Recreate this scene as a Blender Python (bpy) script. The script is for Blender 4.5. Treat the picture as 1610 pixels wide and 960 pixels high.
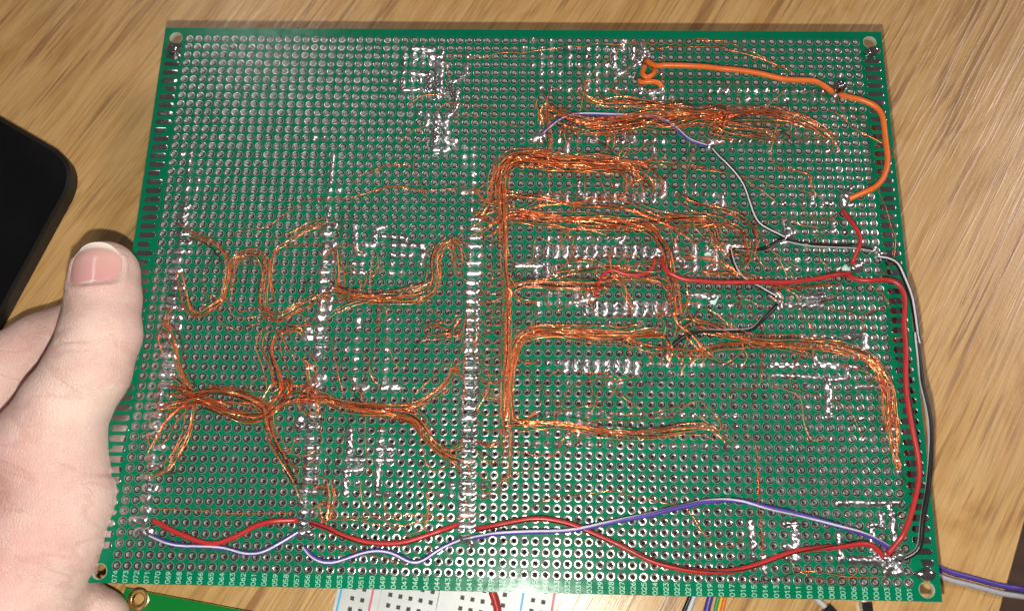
import bpy, math, random
import numpy as np
from mathutils import Vector, Matrix
random.seed(7); rng = np.random.default_rng(7)
for o in list(bpy.data.objects): bpy.data.objects.remove(o)
scene = bpy.context.scene
MM = 0.001                                   # everything below is written in millimetres
# ------------------------------------------------------------------ camera (solved from the hole grid, 2.54 mm pitch)
F = 1428.65
RW = np.array([[0.9995267056, 0.0212438797, -0.0222499971],
               [-0.0140448707, 0.9586202767, 0.2843411801],
               [0.0273698082, -0.2838941047, 0.9584649346]])     # world -> camera
CAM = np.array([5.9279, -71.3256, 221.5767])
cd = bpy.data.cameras.new('camera'); cam = bpy.data.objects.new('camera', cd)
scene.collection.objects.link(cam)
m = Matrix([list(r) for r in RW.T]).to_4x4(); m.translation = Vector(CAM * MM); cam.matrix_world = m
cd.sensor_width = 36; cd.lens = 36 * F / 1610; cd.clip_start = 0.01; cd.clip_end = 20
scene.camera = cam
cd.dof.use_dof = True; cd.dof.focus_distance = .238; cd.dof.aperture_fstop = 22
# ------------------------------------------------------------------ light: the phone's flash beside the lens, a ceiling lamp, dim room
wd = bpy.data.worlds.new('World'); scene.world = wd; wd.use_nodes = True
bg = wd.node_tree.nodes['Background']; bg.inputs[0].default_value = (1, .92, .88, 1); bg.inputs[1].default_value = 0.085
def lamp(name, kind, loc, power, color, **kw):
    l = bpy.data.lights.new(name, kind); l.energy = power; l.color = color
    for k, v in kw.items(): setattr(l, k, v)
    o = bpy.data.objects.new(name, l); scene.collection.objects.link(o); o.location = Vector(loc) * MM
    return o
lamp('flash', 'POINT', (2, -92, 212), 2.3, (1, .965, .87), shadow_soft_size=.0025)
def ceiling(name, loc, power, color, sx, sy):
    cl = lamp(name, 'AREA', loc, power, color, shape='RECTANGLE', size=sx, size_y=sy)
    cl.rotation_euler = (Vector((0, 0, 0)) - cl.location).to_track_quat('-Z', 'Y').to_euler()
ceiling('ceiling_lamp', (-640, 1150, 1580), 1.2, (1, .93, .92), .24, .18)
ceiling('room_lamp', (1500, 650, 1500), 15, (1, .86, .86), .7, .5)
vs = scene.view_settings; vs.view_transform = 'Standard'; vs.look = 'None'; vs.gamma = 1; vs.exposure = 0.0; vs.use_curve_mapping = False
scene.render.engine = 'CYCLES'
scene.render.resolution_x, scene.render.resolution_y = 1024, 610

# ================================================================== helpers
def pix(u, v, z=0.0):
    """photo pixel -> point (mm) on the level plane at height z"""
    d = RW.T @ np.array([(u - 805) / F, -(v - 480) / F, -1.0])
    return CAM + d * ((z - CAM[2]) / d[2])
TILES = dict(A=(200, 20, 3.2), B=(580, 20, 3.2), C=(840, 20, 3.693), D=(1100, 20, 3.2), E=(220, 320, 3.2), F=(500, 320, 3.2),
             G=(790, 240, 3.694), H=(1090, 260, 3.2), I=(790, 480, 3.694), J=(1090, 480, 3.2), K=(150, 580, 2.743),
             L=(500, 580, 2.525), M=(800, 720, 4.0), N=(1130, 740, 4.351), P=(0, 0, 1.0))
PITCH = 2.54; NC, NR = 74, 57
def hole(c, r): return np.array([(c - 36.5) * PITCH, (28 - r) * PITCH])
def pts(s, z=0.3):
    """'C 10,20 30,40 D 5,6' -> board points in mm; letters switch the survey tile"""
    out = []; t = TILES['P']
    for w in s.split():
        if w in TILES: t = TILES[w]; continue
        x, y = w.split(','); out.append(pix(t[0] + float(x) / t[2], t[1] + float(y) / t[2], z)[:2])
    return np.array(out)
def thin(P, d=3.0):
    out = [P[0]]
    for p in P[1:-1]:
        if np.linalg.norm(p - out[-1]) > d and np.linalg.norm(p - P[-1]) > d * .6: out.append(p)
    return np.array(out + [P[-1]])
def snap(p):
    c = min(NC - 1, max(0, round(p[0] / PITCH + 36.5))); r = min(NR - 1, max(0, round(28 - p[1] / PITCH)))
    return (c, r)
def setp(o, label=None, cat=None, group=None, kind=None):
    for k, v in (('label', label), ('category', cat), ('group', group), ('kind', kind)):
        if v: o[k] = v
    return o
def link(o, parent=None):
    scene.collection.objects.link(o)
    if parent: o.parent = parent
    return o
def empty(name, loc=(0, 0, 0), parent=None):
    o = bpy.data.objects.new(name, None); o.location = Vector(loc) * MM; o.empty_display_size = .01
    return link(o, parent)
def mesh(name, V, Fc, mat, smooth=True):
    V = np.asarray(V, float) * MM
    me = bpy.data.meshes.new(name)
    if isinstance(Fc, np.ndarray):
        n, k = Fc.shape
        me.vertices.add(len(V)); me.vertices.foreach_set('co', V.astype(np.float32).ravel())
        me.loops.add(n * k); me.loops.foreach_set('vertex_index', Fc.astype(np.int32).ravel())
        me.polygons.add(n); me.polygons.foreach_set('loop_start', np.arange(0, n * k, k, dtype=np.int32))
        me.update(calc_edges=True); me.validate()
    else:
        me.from_pydata([tuple(v) for v in V], [], [tuple(f) for f in Fc]); me.update()
    for mt in (mat if isinstance(mat, (list, tuple)) else [mat]): me.materials.append(mt)
    me.polygons.foreach_set('use_smooth', [smooth] * len(me.polygons))
    return me
def obj(name, me, parent=None, loc=(0, 0, 0), rz=0):
    o = bpy.data.objects.new(name, me); o.location = Vector(loc) * MM; o.rotation_euler[2] = rz
    return link(o, parent)
class MB:
    """collects vertices and faces"""
    def __init__(s): s.V = []; s.F = []; s.n = 0
    def add(s, V, Fc):
        V = np.asarray(V, float); s.V.append(V); s.F += [tuple(int(i) + s.n for i in f) for f in Fc]; s.n += len(V)
    def verts(s): return np.concatenate(s.V)
    def box(s, x0, x1, y0, y1, z0, z1):
        s.add([(x, y, z) for z in (z0, z1) for x, y in ((x0, y0), (x1, y0), (x1, y1), (x0, y1))],
              [(3, 2, 1, 0), (4, 5, 6, 7), (0, 1, 5, 4), (1, 2, 6, 5), (2, 3, 7, 6), (3, 0, 4, 7)])
    def prism(s, poly, z0, z1, bev=0.0):
        poly = np.asarray(poly, float); n = len(poly); c = poly.mean(0)
        rings = [(poly, z0), (poly, z1 - bev)] + ([(c + (poly - c) * (1 - bev / np.linalg.norm(poly - c, axis=1, keepdims=True)), z1)] if bev else [])
        V = [(x, y, z) for P, z in rings for x, y in P]
        f = [tuple(reversed(range(n)))]; k = len(rings)
        for a in range(k - 1): f += [(a * n + i, a * n + (i + 1) % n, (a + 1) * n + (i + 1) % n, (a + 1) * n + i) for i in range(n)]
        f.append(tuple(range((k - 1) * n, k * n))); s.add(V, f)
    def tube(s, P, r, seg=6, caps=True, a0=0, a1=2 * math.pi, twist=None):
        P = np.asarray(P, float); n = len(P); T = np.gradient(P, axis=0); T /= np.linalg.norm(T, axis=1, keepdims=True) + 1e-12
        up = np.array([0, 0, 1.0]); N = np.cross(up, T); ln = np.linalg.norm(N, axis=1, keepdims=True); N = np.where(ln > 1e-4, N / (ln + 1e-12), np.array([1.0, 0, 0])); B = np.cross(T, N)
        closed = abs(a1 - a0 - 2 * math.pi) < 1e-6; k = seg if closed else seg + 1
        ang = a0 + (a1 - a0) * np.arange(k) / seg
        tw = np.zeros(n) if twist is None else np.asarray(twist)
        rr = np.broadcast_to(np.asarray(r, float), (n,))
        A = ang[None, :] + tw[:, None]
        V = P[:, None] + rr[:, None, None] * (np.cos(A)[..., None] * N[:, None] + np.sin(A)[..., None] * B[:, None])
        f = []
        for i in range(n - 1):
            for j in range(seg):
                j2 = (j + 1) % k; f.append((i * k + j, i * k + j2, (i + 1) * k + j2, (i + 1) * k + j))
        if caps and closed: f += [tuple(reversed(range(k))), tuple(range((n - 1) * k, n * k))]
        s.add(V.reshape(-1, 3), f)
    def build(s, name, mat, parent=None, smooth=True, loc=(0, 0, 0), rz=0): return obj(name, mesh(name, s.verts(), s.F, mat, smooth), parent, loc, rz)
def spline(P, step):
    """Catmull-Rom through P, resampled about every step mm"""
    P = np.asarray(P, float)
    if len(P) == 2: P = np.array([P[0], (P[0] + P[1]) / 2, P[1]])
    Q = np.concatenate([[2 * P[0] - P[1]], P, [2 * P[-1] - P[-2]]]); out = []
    for i in range(1, len(Q) - 2):
        n = max(2, int(np.linalg.norm(Q[i + 1] - Q[i]) / step)); t = np.linspace(0, 1, n, endpoint=False)[:, None]
        a, b, c, d = Q[i - 1], Q[i], Q[i + 1], Q[i + 2]
        out.append(.5 * (2 * b + (c - a) * t + (2 * a - 5 * b + 4 * c - d) * t ** 2 + (3 * b - a - 3 * c + d) * t ** 3))
    out.append(P[-1:]); return np.concatenate(out)
def wob(n, scale, amp):
    """smooth random wave of n samples"""
    k = max(2, int(n / scale) + 2); x = np.linspace(0, k - 1, n); y = rng.normal(0, amp, k + 1); i = x.astype(int); f = x - i; f = f * f * (3 - 2 * f)
    return y[i] * (1 - f) + y[np.minimum(i + 1, k)] * f

# ------------------------------------------------------------------ materials
def mat(name, color=(.5, .5, .5), rough=.5, metal=0.0, **kw):
    m = bpy.data.materials.new(name); m.use_nodes = True; b = m.node_tree.nodes['Principled BSDF']
    b.inputs['Base Color'].default_value = (*color, 1); b.inputs['Roughness'].default_value = rough; b.inputs['Metallic'].default_value = metal
    for k, v in kw.items(): b.inputs[k.replace('_', ' ')].default_value = v
    return m
class NT:
    def __init__(s, m): s.t = m.node_tree; s.b = s.t.nodes['Principled BSDF']
    def n(s, kind, **kw):
        nd = s.t.nodes.new(kind)
        for k, v in kw.items():
            if k.startswith('i_'): nd.inputs[k[2:].replace('_', ' ')].default_value = v
            else: setattr(nd, k, v)
        return nd
    def l(s, a, b): s.t.links.new(a, b)
    def coord(s, scale=(1, 1, 1), rot=0, src='Object'):
        tc = s.n('ShaderNodeTexCoord'); r = s.n('ShaderNodeMapping'); r.inputs['Rotation'].default_value = (0, 0, rot); s.l(tc.outputs[src], r.inputs[0])
        q = s.n('ShaderNodeMapping'); q.inputs['Scale'].default_value = scale; s.l(r.outputs[0], q.inputs[0]); return q.outputs[0]
    def noise(s, vec, scale=5, detail=3, rough=.5, dist=0):
        nd = s.n('ShaderNodeTexNoise', i_Scale=scale, i_Detail=detail, i_Roughness=rough, i_Distortion=dist); s.l(vec, nd.inputs['Vector']); return nd.outputs['Fac']
    def ramp(s, fac, stops):
        r = s.n('ShaderNodeValToRGB'); e = r.color_ramp.elements
        while len(e) < len(stops): e.new(.5)
        for k, (p, c) in enumerate(stops): e[k].position = p; e[k].color = (*c, 1) if len(c) == 3 else c
        s.l(fac, r.inputs[0]); return r.outputs[0]
    def mix(s, fac, a, b, mode='MIX'):
        x = s.n('ShaderNodeMix', data_type='RGBA', blend_type=mode)
        for sock, v in ((x.inputs[0], fac), (x.inputs[6], a), (x.inputs[7], b)):
            if hasattr(v, 'links'): s.l(v, sock)
            else: sock.default_value = v if not isinstance(v, tuple) else (*v, 1)[:4]
        return x.outputs[2]
    def bump(s, h, strength, dist, to=None):
        b = s.n('ShaderNodeBump', i_Strength=strength, i_Distance=dist); s.l(h, b.inputs['Height']); s.l(b.outputs[0], s.b.inputs['Normal']); return b
def g(v): return (v, v, v)

def wood_mat():
    m = mat('wood_laminate', rough=.3); t = NT(m); R = math.radians(-60)
    c1 = t.coord((7, 60, 1), R); c2 = t.coord((45, 1500, 1), R); c3 = t.coord((24, 700, 1), R)
    warp = t.noise(t.coord((6, 10, 1), R), 1.5, 2)
    add = t.n('ShaderNodeVectorMath', operation='ADD'); sc = t.n('ShaderNodeVectorMath', operation='SCALE'); sc.inputs['Scale'].default_value = 2.6
    t.l(warp, sc.inputs[0]); t.l(c1, add.inputs[0]); t.l(sc.outputs[0], add.inputs[1])
    big = t.noise(add.outputs[0], 2.6, 4, .6, .3)
    base = t.ramp(big, [(.30, (.47, .255, .085)), (.44, (.57, .33, .115)), (.6, (.63, .39, .155)), (.75, (.57, .325, .112))])
    add3 = t.n('ShaderNodeVectorMath', operation='ADD'); t.l(c3, add3.inputs[0]); sc3 = t.n('ShaderNodeVectorMath', operation='SCALE'); sc3.inputs['Scale'].default_value = 1.2; t.l(warp, sc3.inputs[0]); t.l(sc3.outputs[0], add3.inputs[1])
    pm = t.ramp(t.noise(add3.outputs[0], 1.0, 3, .6, .2), [(.50, g(0)), (.60, g(1))])
    band = t.ramp(t.noise(add.outputs[0], 1.7, 2, .5), [(.46, g(.06)), (.62, g(1))])
    pf = t.mix(1.0, pm, band, 'MULTIPLY')
    col = t.mix(pf, base, (.36, .188, .068))
    fine = t.ramp(t.noise(c2, 1.0, 3, .65), [(.36, g(.78)), (.5, g(1.0)), (.7, g(1.08))])
    col = t.mix(1.0, col, fine, 'MULTIPLY'); t.l(col, t.b.inputs['Base Color'])
    hs = t.mix(.5, t.noise(c2, 1, 3), t.noise(t.coord((700, 900, 1), 0), 1, 2)); hs = t.mix(.35, hs, pm); t.bump(hs, .3, .00025)
    t.l(t.ramp(t.noise(c3, 1.4, 2), [(.3, g(.22)), (.7, g(.36))]), t.b.inputs['Roughness']); t.b.inputs['Specular IOR Level'].default_value = .9
    return m
def mask_mat():
    m = mat('green_solder_mask', (.0, .17, .075), .26); t = NT(m); c = t.coord()
    t.l(t.ramp(t.noise(c, 60, 3), [(.3, (.0005, .138, .064)), (.7, (.001, .172, .082))]), t.b.inputs['Base Color'])
    t.l(t.ramp(t.noise(c, 400, 3), [(.35, g(.13)), (.75, g(.24))]), t.b.inputs['Roughness'])
    t.b.inputs['Specular IOR Level'].default_value = .2; t.bump(t.noise(c, 900, 2), .06, .0002); return m
def tin_mat(name, col, r0, r1, bscale, bstr, bdist=.0002):
    m = mat(name, col, r0, 1.0); t = NT(m); c = t.coord(); geo = t.n('ShaderNodeObjectInfo')
    off = t.n('ShaderNodeVectorMath', operation='ADD'); t.l(c, off.inputs[0]); t.l(geo.outputs['Location'], off.inputs[1])
    c = off.outputs[0]
    t.l(t.ramp(t.noise(c, bscale * .6, 2), [(.35, g(r0)), (.7, g(r1))]), t.b.inputs['Roughness'])
    t.l(t.ramp(t.noise(c, bscale * .3, 3), [(.3, tuple(x * .72 for x in col)), (.6, col)]), t.b.inputs['Base Color'])
    t.bump(t.noise(c, bscale, 3, .6), bstr, bdist); return m
def skin_mat():
    m = mat('skin', (.70, .44, .36), .5); t = NT(m); c = t.coord()
    n0 = t.noise(c, 22, 2, .5); n1 = t.noise(c, 70, 4, .65); n2 = t.noise(c, 420, 3, .6)
    col = t.ramp(n0, [(.34, (.71, .40, .365)), (.5, (.78, .55, .495)), (.66, (.82, .63, .55))])
    col = t.mix(t.ramp(n1, [(.42, g(0)), (.72, g(.55))]), col, (.60, .30, .265))
    col = t.mix(t.ramp(n2, [(.45, g(0)), (.75, g(.30))]), col, (.80, .62, .53)); t.l(col, t.b.inputs['Base Color'])
    t.b.inputs['Subsurface Weight'].default_value = .25; t.b.inputs['Subsurface Radius'].default_value = (1, .35, .2); t.b.inputs['Subsurface Scale'].default_value = .0016
    v = t.n('ShaderNodeTexVoronoi', feature='DISTANCE_TO_EDGE', i_Scale=1.0); t.l(t.coord((1700, 1100, 1400), .5), v.inputs['Vector'])
    wv = t.n('ShaderNodeTexWave', i_Scale=1.0, i_Distortion=9.0, i_Detail=3.0); wv.inputs['Detail Scale'].default_value = 1.4; t.l(t.coord((16, 95, 40), .25), wv.inputs['Vector'])
    h = t.mix(.42, t.ramp(v.outputs['Distance'], [(0, g(0)), (.25, g(1))]), t.ramp(wv.outputs['Fac'], [(.0, g(0)), (.16, g(1))])); h = t.mix(.35, h, n1)
    t.bump(h, .75, .00035)
    col = t.mix(t.ramp(wv.outputs['Fac'], [(0, g(.30)), (.10, g(0))]), col, (.58, .29, .25)); col = t.mix(t.ramp(v.outputs['Distance'], [(0, g(.22)), (.12, g(0))]), col, (.58, .30, .26)); t.l(col, t.b.inputs['Base Color'])
    t.l(t.ramp(n2, [(.3, g(.42)), (.7, g(.62))]), t.b.inputs['Roughness']); t.b.inputs['Specular IOR Level'].default_value = .4; return m
M = {}
M['wood'] = wood_mat(); M['mask'] = mask_mat()
M['laminate'] = mat('bare_laminate', (.36, .38, .27), .55)
M['edge'] = mat('board_laminate_edge', (.12, .22, .10), .6)
M['pad'] = tin_mat('tinned_pad', (.52, .50, .49), .13, .24, 500, .05)
M['barrel'] = mat('plated_hole', (.41, .48, .44), .5, .12)
M['rim_lit'] = mat('lit_pad_rim', (.22, .235, .22), .65, .15)  # dull grey bevel imitating the light outline caught along each pad edge
M['oval'] = tin_mat('tinned_edge_pad', (.60, .58, .58), .08, .15, 350, .08)
M['solder'] = tin_mat('solder', (.74, .74, .75), .22, .36, 300, .24, .0003)
M['copper'] = mat('enamelled_copper', (.78, .20, .055), .27, .72)
M['copper_shaded'] = mat('shaded_enamelled_copper', (.22, .045, .02), .3, .55)  # copper enamel with shade put into its colour
def copper_var(name, a, b):
    m = mat(name, a, .19, .66); t = NT(m); c = t.coord()
    t.l(t.ramp(t.noise(c, 120, 3), [(.35, a), (.65, b)]), t.b.inputs['Base Color']); t.b.inputs['Coat Weight'].default_value = .3; t.b.inputs['Coat Roughness'].default_value = .15; return m
M['copper'] = copper_var('enamelled_copper', (.72, .112, .028), (.96, .245, .068))
M['copper_lit'] = copper_var('lit_enamelled_copper', (.95, .255, .078), (1, .41, .16))  # same enamel, strand highlights put into the colour
M['copper_shaded'] = copper_var('shaded_enamelled_copper', (.07, .014, .009), (.26, .042, .015))  # same enamel as if in shade, the darkness painted into the colour
def plastic(name, col, rough=.35):
    m = mat(name, col, rough); t = NT(m); c = t.coord()
    t.l(t.ramp(t.noise(c, 240, 3), [(.3, tuple(x * .86 for x in col)), (.7, col)]), t.b.inputs['Base Color']); t.bump(t.noise(c, 700, 2), .1, .0002); return m
M['red'] = plastic('red_insulation', (.46, .028, .026)); M['orange'] = plastic('orange_insulation', (.82, .17, .025))
M['purple'] = plastic('purple_insulation', (.085, .05, .33)); M['black'] = plastic('black_insulation', (.012, .012, .013), .3)
M['white'] = plastic('white_insulation', (.62, .62, .66)); M['grey'] = plastic('grey_insulation', (.42, .42, .45))
M['greenw'] = plastic('green_insulation', (.03, .30, .08)); M['yellow'] = plastic('yellow_insulation', (.75, .45, .03))
M['silk'] = mat('silkscreen_ink', (.30, .58, .43), .4)
M['flux'] = mat('cloudy_flux', (.55, .74, .68), .25)
M['skin'] = skin_mat()
# ================================================================== setting
TZ = -21.0
e1, e2 = pix(1607, 845, TZ)[:2], pix(1576, 957, TZ)[:2]; ed = (e2 - e1) / np.linalg.norm(e2 - e1)
P0, P1 = e1 - ed * 700, e1 + ed * 500
b = MB(); poly = [P1, P0, P0 + np.array([-900, 0]), P1 + np.array([-900, 0])]; poly = poly[::1]
a2 = sum(poly[i][0] * poly[(i + 1) % 4][1] - poly[(i + 1) % 4][0] * poly[i][1] for i in range(4))
if a2 < 0: poly = poly[::-1]
b.prism(poly, TZ - 28, TZ, 1.2); setp(b.build('table', M['wood'], smooth=False), kind='structure')
mf = mat('floor_brown', (.16, .085, .04), .5); t = NT(mf); t.l(t.ramp(t.noise(t.coord((3, 30, 1), .3), 3, 3), [(.3, (.11, .055, .025)), (.7, (.21, .115, .055))]), t.b.inputs['Base Color'])
b = MB(); b.box(-3000, 3000, -3000, 3000, -760, -750); setp(b.build('floor', mf, smooth=False), kind='structure')

# ================================================================== the perforated board
BX, BY0, BY1 = 100.0, -75.2, 74.6
board = empty('perforated_board', (0, 0, 0))
setp(board, 'green perforated circuit board covered in solder joints and copper wires, held by the hand', 'circuit board')
def grid_cells():
    """plate: one square cell with a round hole per pad, plain margins, mounting holes in the corners"""
    V = []; Fq = []; n = 0; K = 8; h = PITCH / 2; r = .78
    sq = [(1, 0), (1, 1), (0, 1), (-1, 1), (-1, 0), (-1, -1), (0, -1), (1, -1)]
    cir = [(math.cos(k * math.pi / 4) * r, math.sin(k * math.pi / 4) * r) for k in range(8)]
    for z, flip in ((0, False), (-1.6, True)):
        for c in range(NC):
            for rw in range(NR):
                x, y = hole(c, rw)
                V += [(x + a * h, y + b_ * h, z) for a, b_ in sq] + [(x + a, y + b_, z) for a, b_ in cir]
                for k in range(8):
                    q = (n + k, n + (k + 1) % 8, n + 8 + (k + 1) % 8, n + 8 + k); Fq.append(q[::-1] if flip else q)
                n += 16
    return V, Fq
V, Fq = grid_cells()
gx0, gx1 = hole(0, 0)[0] - 1.27, hole(NC - 1, 0)[0] + 1.27; gy1, gy0 = hole(0, 0)[1] + 1.27, hole(0, NR - 1)[1] - 1.27
mb = MB(); mb.add(V, [])
mb.F = Fq
MH = [(-96.6, 71.3), (96.6, 71.3), (96.75, -72.6), (-96.6, -72.6)]; MR = 1.75
def quadz(x0, x1, y0, y1):
    for z, fl in ((0, 0), (-1.6, 1)):
        f = (0, 1, 2, 3); mb.add([(x0, y0, z), (x1, y0, z), (x1, y1, z), (x0, y1, z)], [f[::-1] if fl else f])
quadz(gx0, gx1, gy1, BY1); quadz(gx0, gx1, BY0, gy0)
for sx in (-1, 1):
    xa, xb = (-BX, gx0) if sx < 0 else (gx1, BX)
    quadz(xa, xb, -68, 66.5)
    for (hx, hy) in [p for p in MH if p[0] * sx > 0]:
        ya, yb = (66.5, BY1) if hy > 0 else (BY0, -68)
        n = 24; ring = []; out = []
        for k in range(n):
            a = 2 * math.pi * k / n; dx, dy = math.cos(a), math.sin(a); ring.append((hx + MR * dx, hy + MR * dy))
            ts = [(xb - hx) / dx if dx > 1e-9 else (xa - hx) / dx if dx < -1e-9 else 1e9, (yb - hy) / dy if dy > 1e-9 else (ya - hy) / dy if dy < -1e-9 else 1e9]
            tt = min(ts); out.append([hx + dx * tt, hy + dy * tt])
        for cx, cy in ((xa, ya), (xa, yb), (xb, ya), (xb, yb)):
            k = min(range(n), key=lambda k: (out[k][0] - cx) ** 2 + (out[k][1] - cy) ** 2); out[k] = [cx, cy]
        for z, fl in ((0, 0), (-1.6, 1)):
            f = [(k, n + k, n + (k + 1) % n, (k + 1) % n) for k in range(n)]
            mb.add([(x, y, z) for x, y in ring + out], [q[::-1] for q in f] if fl else f)
        mb.add([(x, y, z) for z in (0, -1.6) for x, y in ring], [(k, (k + 1) % n, n + (k + 1) % n, n + k) for k in range(n)])
plate = mb.build('board_plate', M['mask'], board, smooth=False)
eb = MB()
eb.add([(x, y, z) for z in (0, -1.6) for x, y in ((-BX, BY0), (BX, BY0), (BX, BY1), (-BX, BY1))], [(k, 4 + k, 4 + (k + 1) % 4, (k + 1) % 4) for k in range(4)])
eb.build('board_edge', M['edge'], board, smooth=False)

# pads: ring + plated barrel.  The nearest four rows are single objects, the rest one mesh
PROF = [(1.12, .0), (1.09, .04), (1.02, .062), (.57, .062), (.54, .045), (.52, -.05), (.46, -.45), (.43, -.9), (.43, -1.35), (.62, -1.62), (1.02, -1.64)]
def pad_arrays(seg):
    V = np.array([(r * math.cos(2 * math.pi * k / seg), r * math.sin(2 * math.pi * k / seg), z) for r, z in PROF for k in range(seg)])
    Fc = np.array([(i * seg + k, i * seg + (k + 1) % seg, (i + 1) * seg + (k + 1) % seg, (i + 1) * seg + k) for i in range(len(PROF) - 1) for k in range(seg)])
    mi = np.array([2 if i < 2 else 0 if i < 3 else 1 for i in range(len(PROF) - 1) for k in range(seg)])
    return V, Fc[:, ::1], mi
def pad_mesh(name, centres, seg):
    V, Fc, mi = pad_arrays(seg); n = len(centres)
    C3 = np.zeros((n, 1, 3)); C3[:, 0, :2] = centres
    Vs = np.repeat(V[None], n, 0)
    # each pad a little out of true, as hand-tinned rings are
    tilt = rng.normal(0, .016, (n, 2)); top = (V[:, 2] > -.1)
    if n > 1: Vs[:, :, 2] += top[None] * (Vs[:, :, 0] * tilt[:, :1] + Vs[:, :, 1] * tilt[:, 1:])
    Vs = (Vs + C3).reshape(-1, 3); Fs = (Fc[None] + (np.arange(n) * len(V))[:, None, None]).reshape(-1, 4)
    me = mesh(name, Vs, Fs, [M['pad'], M['barrel'], M['rim_lit']]); me.polygons.foreach_set('material_index', np.tile(mi, n).astype(np.int32)); me.update(); return me
o = obj('solder_pads', pad_mesh('solder_pads', [hole(c, r) for r in range(NR - 4) for c in range(NC)], 12), board); setp(o, kind='stuff')
near = [pad_mesh('solder_pad', [(0, 0)], 16) for k in range(1)]
for r in range(NR - 4, NR):
    for c in range(NC):
        x, y = hole(c, r); q = obj('solder_pad', near[0], board, (x, y, 0)); q.rotation_euler = (rng.normal(0, .02), rng.normal(0, .02), rng.uniform(0, 6.28))
# oval edge pads
def oval(L, W, h):
    V = []; Fc = []; n = 20; K = [(1.0, 0), (.97, h * .6), (.86, h), (.5, h * .8), (0.02, h * .75)]
    for s_, z in K:
        for k in range(n):
            a = 2 * math.pi * k / n; cx = (L / 2 - W / 2) * (1 if math.cos(a) > 0 else -1) * (s_ if s_ < .8 else 1)
            V.append((cx + W / 2 * s_ * math.cos(a), W / 2 * s_ * math.sin(a), z))
    for i in range(len(K) - 1): Fc += [(i * n + k, i * n + (k + 1) % n, (i + 1) * n + (k + 1) % n, (i + 1) * n + k) for k in range(n)]
    Fc.append(tuple((len(K) - 1) * n + k for k in range(n))); return mesh('edge_pad', V, Fc, M['oval'])
om = oval(4.5, 1.65, .04)
for sx in (-1, 1):
    for k in range(53):
        y = 65.5 - k * PITCH
        q = obj('edge_pad', om, board, (96.75 * sx, y, .001)); q.rotation_euler = (rng.normal(0, .02), rng.normal(0, .015), 0)
for hx, hy in MH:
    b = MB(); n = 24
    b.add([(hx + r * math.cos(2 * math.pi * k / n), hy + r * math.sin(2 * math.pi * k / n), z) for r, z in ((MR + .10, .003), (MR + .07, .03), (MR - .02, .03), (MR - .03, -1.6)) for k in range(n)],
          [(i * n + k, i * n + (k + 1) % n, (i + 1) * n + (k + 1) % n, (i + 1) * n + k) for i in range(3) for k in range(n)])
    b.build('mounting_hole_ring', M['laminate'], board)
# column numbers printed along the lower edge, read upwards
DIG = {'0': [[(0, .3), (0, .7), (.15, .95), (.35, 1), (.55, .95), (.7, .7), (.7, .3), (.55, .05), (.35, 0), (.15, .05), (0, .3)]],
       '1': [[(.1, .75), (.4, 1), (.4, 0)]],
       '2': [[(0, .75), (.1, .93), (.35, 1), (.6, .93), (.7, .72), (.55, .45), (0, 0), (.7, 0)]],
       '3': [[(0, 1), (.68, 1), (.3, .6), (.55, .55), (.7, .3), (.58, .07), (.32, 0), (0, .1)]],
       '4': [[(.5, 0), (.5, 1), (0, .3), (.72, .3)]],
       '5': [[(.65, 1), (.08, 1), (.03, .55), (.35, .62), (.62, .5), (.7, .3), (.58, .06), (.3, 0), (0, .1)]],
       '6': [[(.6, .97), (.3, .85), (.06, .5), (.02, .25), (.15, .03), (.38, 0), (.62, .08), (.7, .3), (.58, .52), (.35, .58), (.06, .4)]],
       '7': [[(0, 1), (.7, 1), (.25, 0)]],
       '8': [[(.35, .55), (.1, .66), (.06, .85), (.2, 1), (.5, 1), (.64, .85), (.6, .66), (.35, .55), (.08, .4), (.02, .18), (.2, 0), (.5, 0), (.68, .18), (.62, .4), (.35, .55)]],
       '9': [[(.1, .03), (.4, .15), (.64, .5), (.68, .75), (.55, .97), (.32, 1), (.08, .92), (0, .7), (.12, .48), (.35, .42), (.64, .6)]]}
def ribbon_text(s, H, adv, w):
    b = MB()
    for i, ch in enumerate(s):
        for pl in DIG[ch]:
            P = np.array([(i * adv + x * H * .95, y * H) for x, y in pl])
            for k in range(len(P) - 1):
                d = P[k + 1] - P[k]; L = np.linalg.norm(d)
                if L < 1e-6: continue
                d /= L; nn = np.array([-d[1], d[0]]) * w / 2; a, c = P[k] - d * w * .35, P[k + 1] + d * w * .35; z = .001 * (k % 3)
                b.add([(*(a - nn), z), (*(c - nn), z), (*(c + nn), z), (*(a + nn), z)], [(0, 1, 2, 3)])
    return b
for c in range(NC):
    num = '%03d' % (NC - c); tb = ribbon_text(num, 1.05, .95, .15); x, y = hole(c, NR - 1)
    q = tb.build('column_number', M['silk'], board, False, (x + .5, y - 3.85, .02), math.pi / 2)

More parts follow.
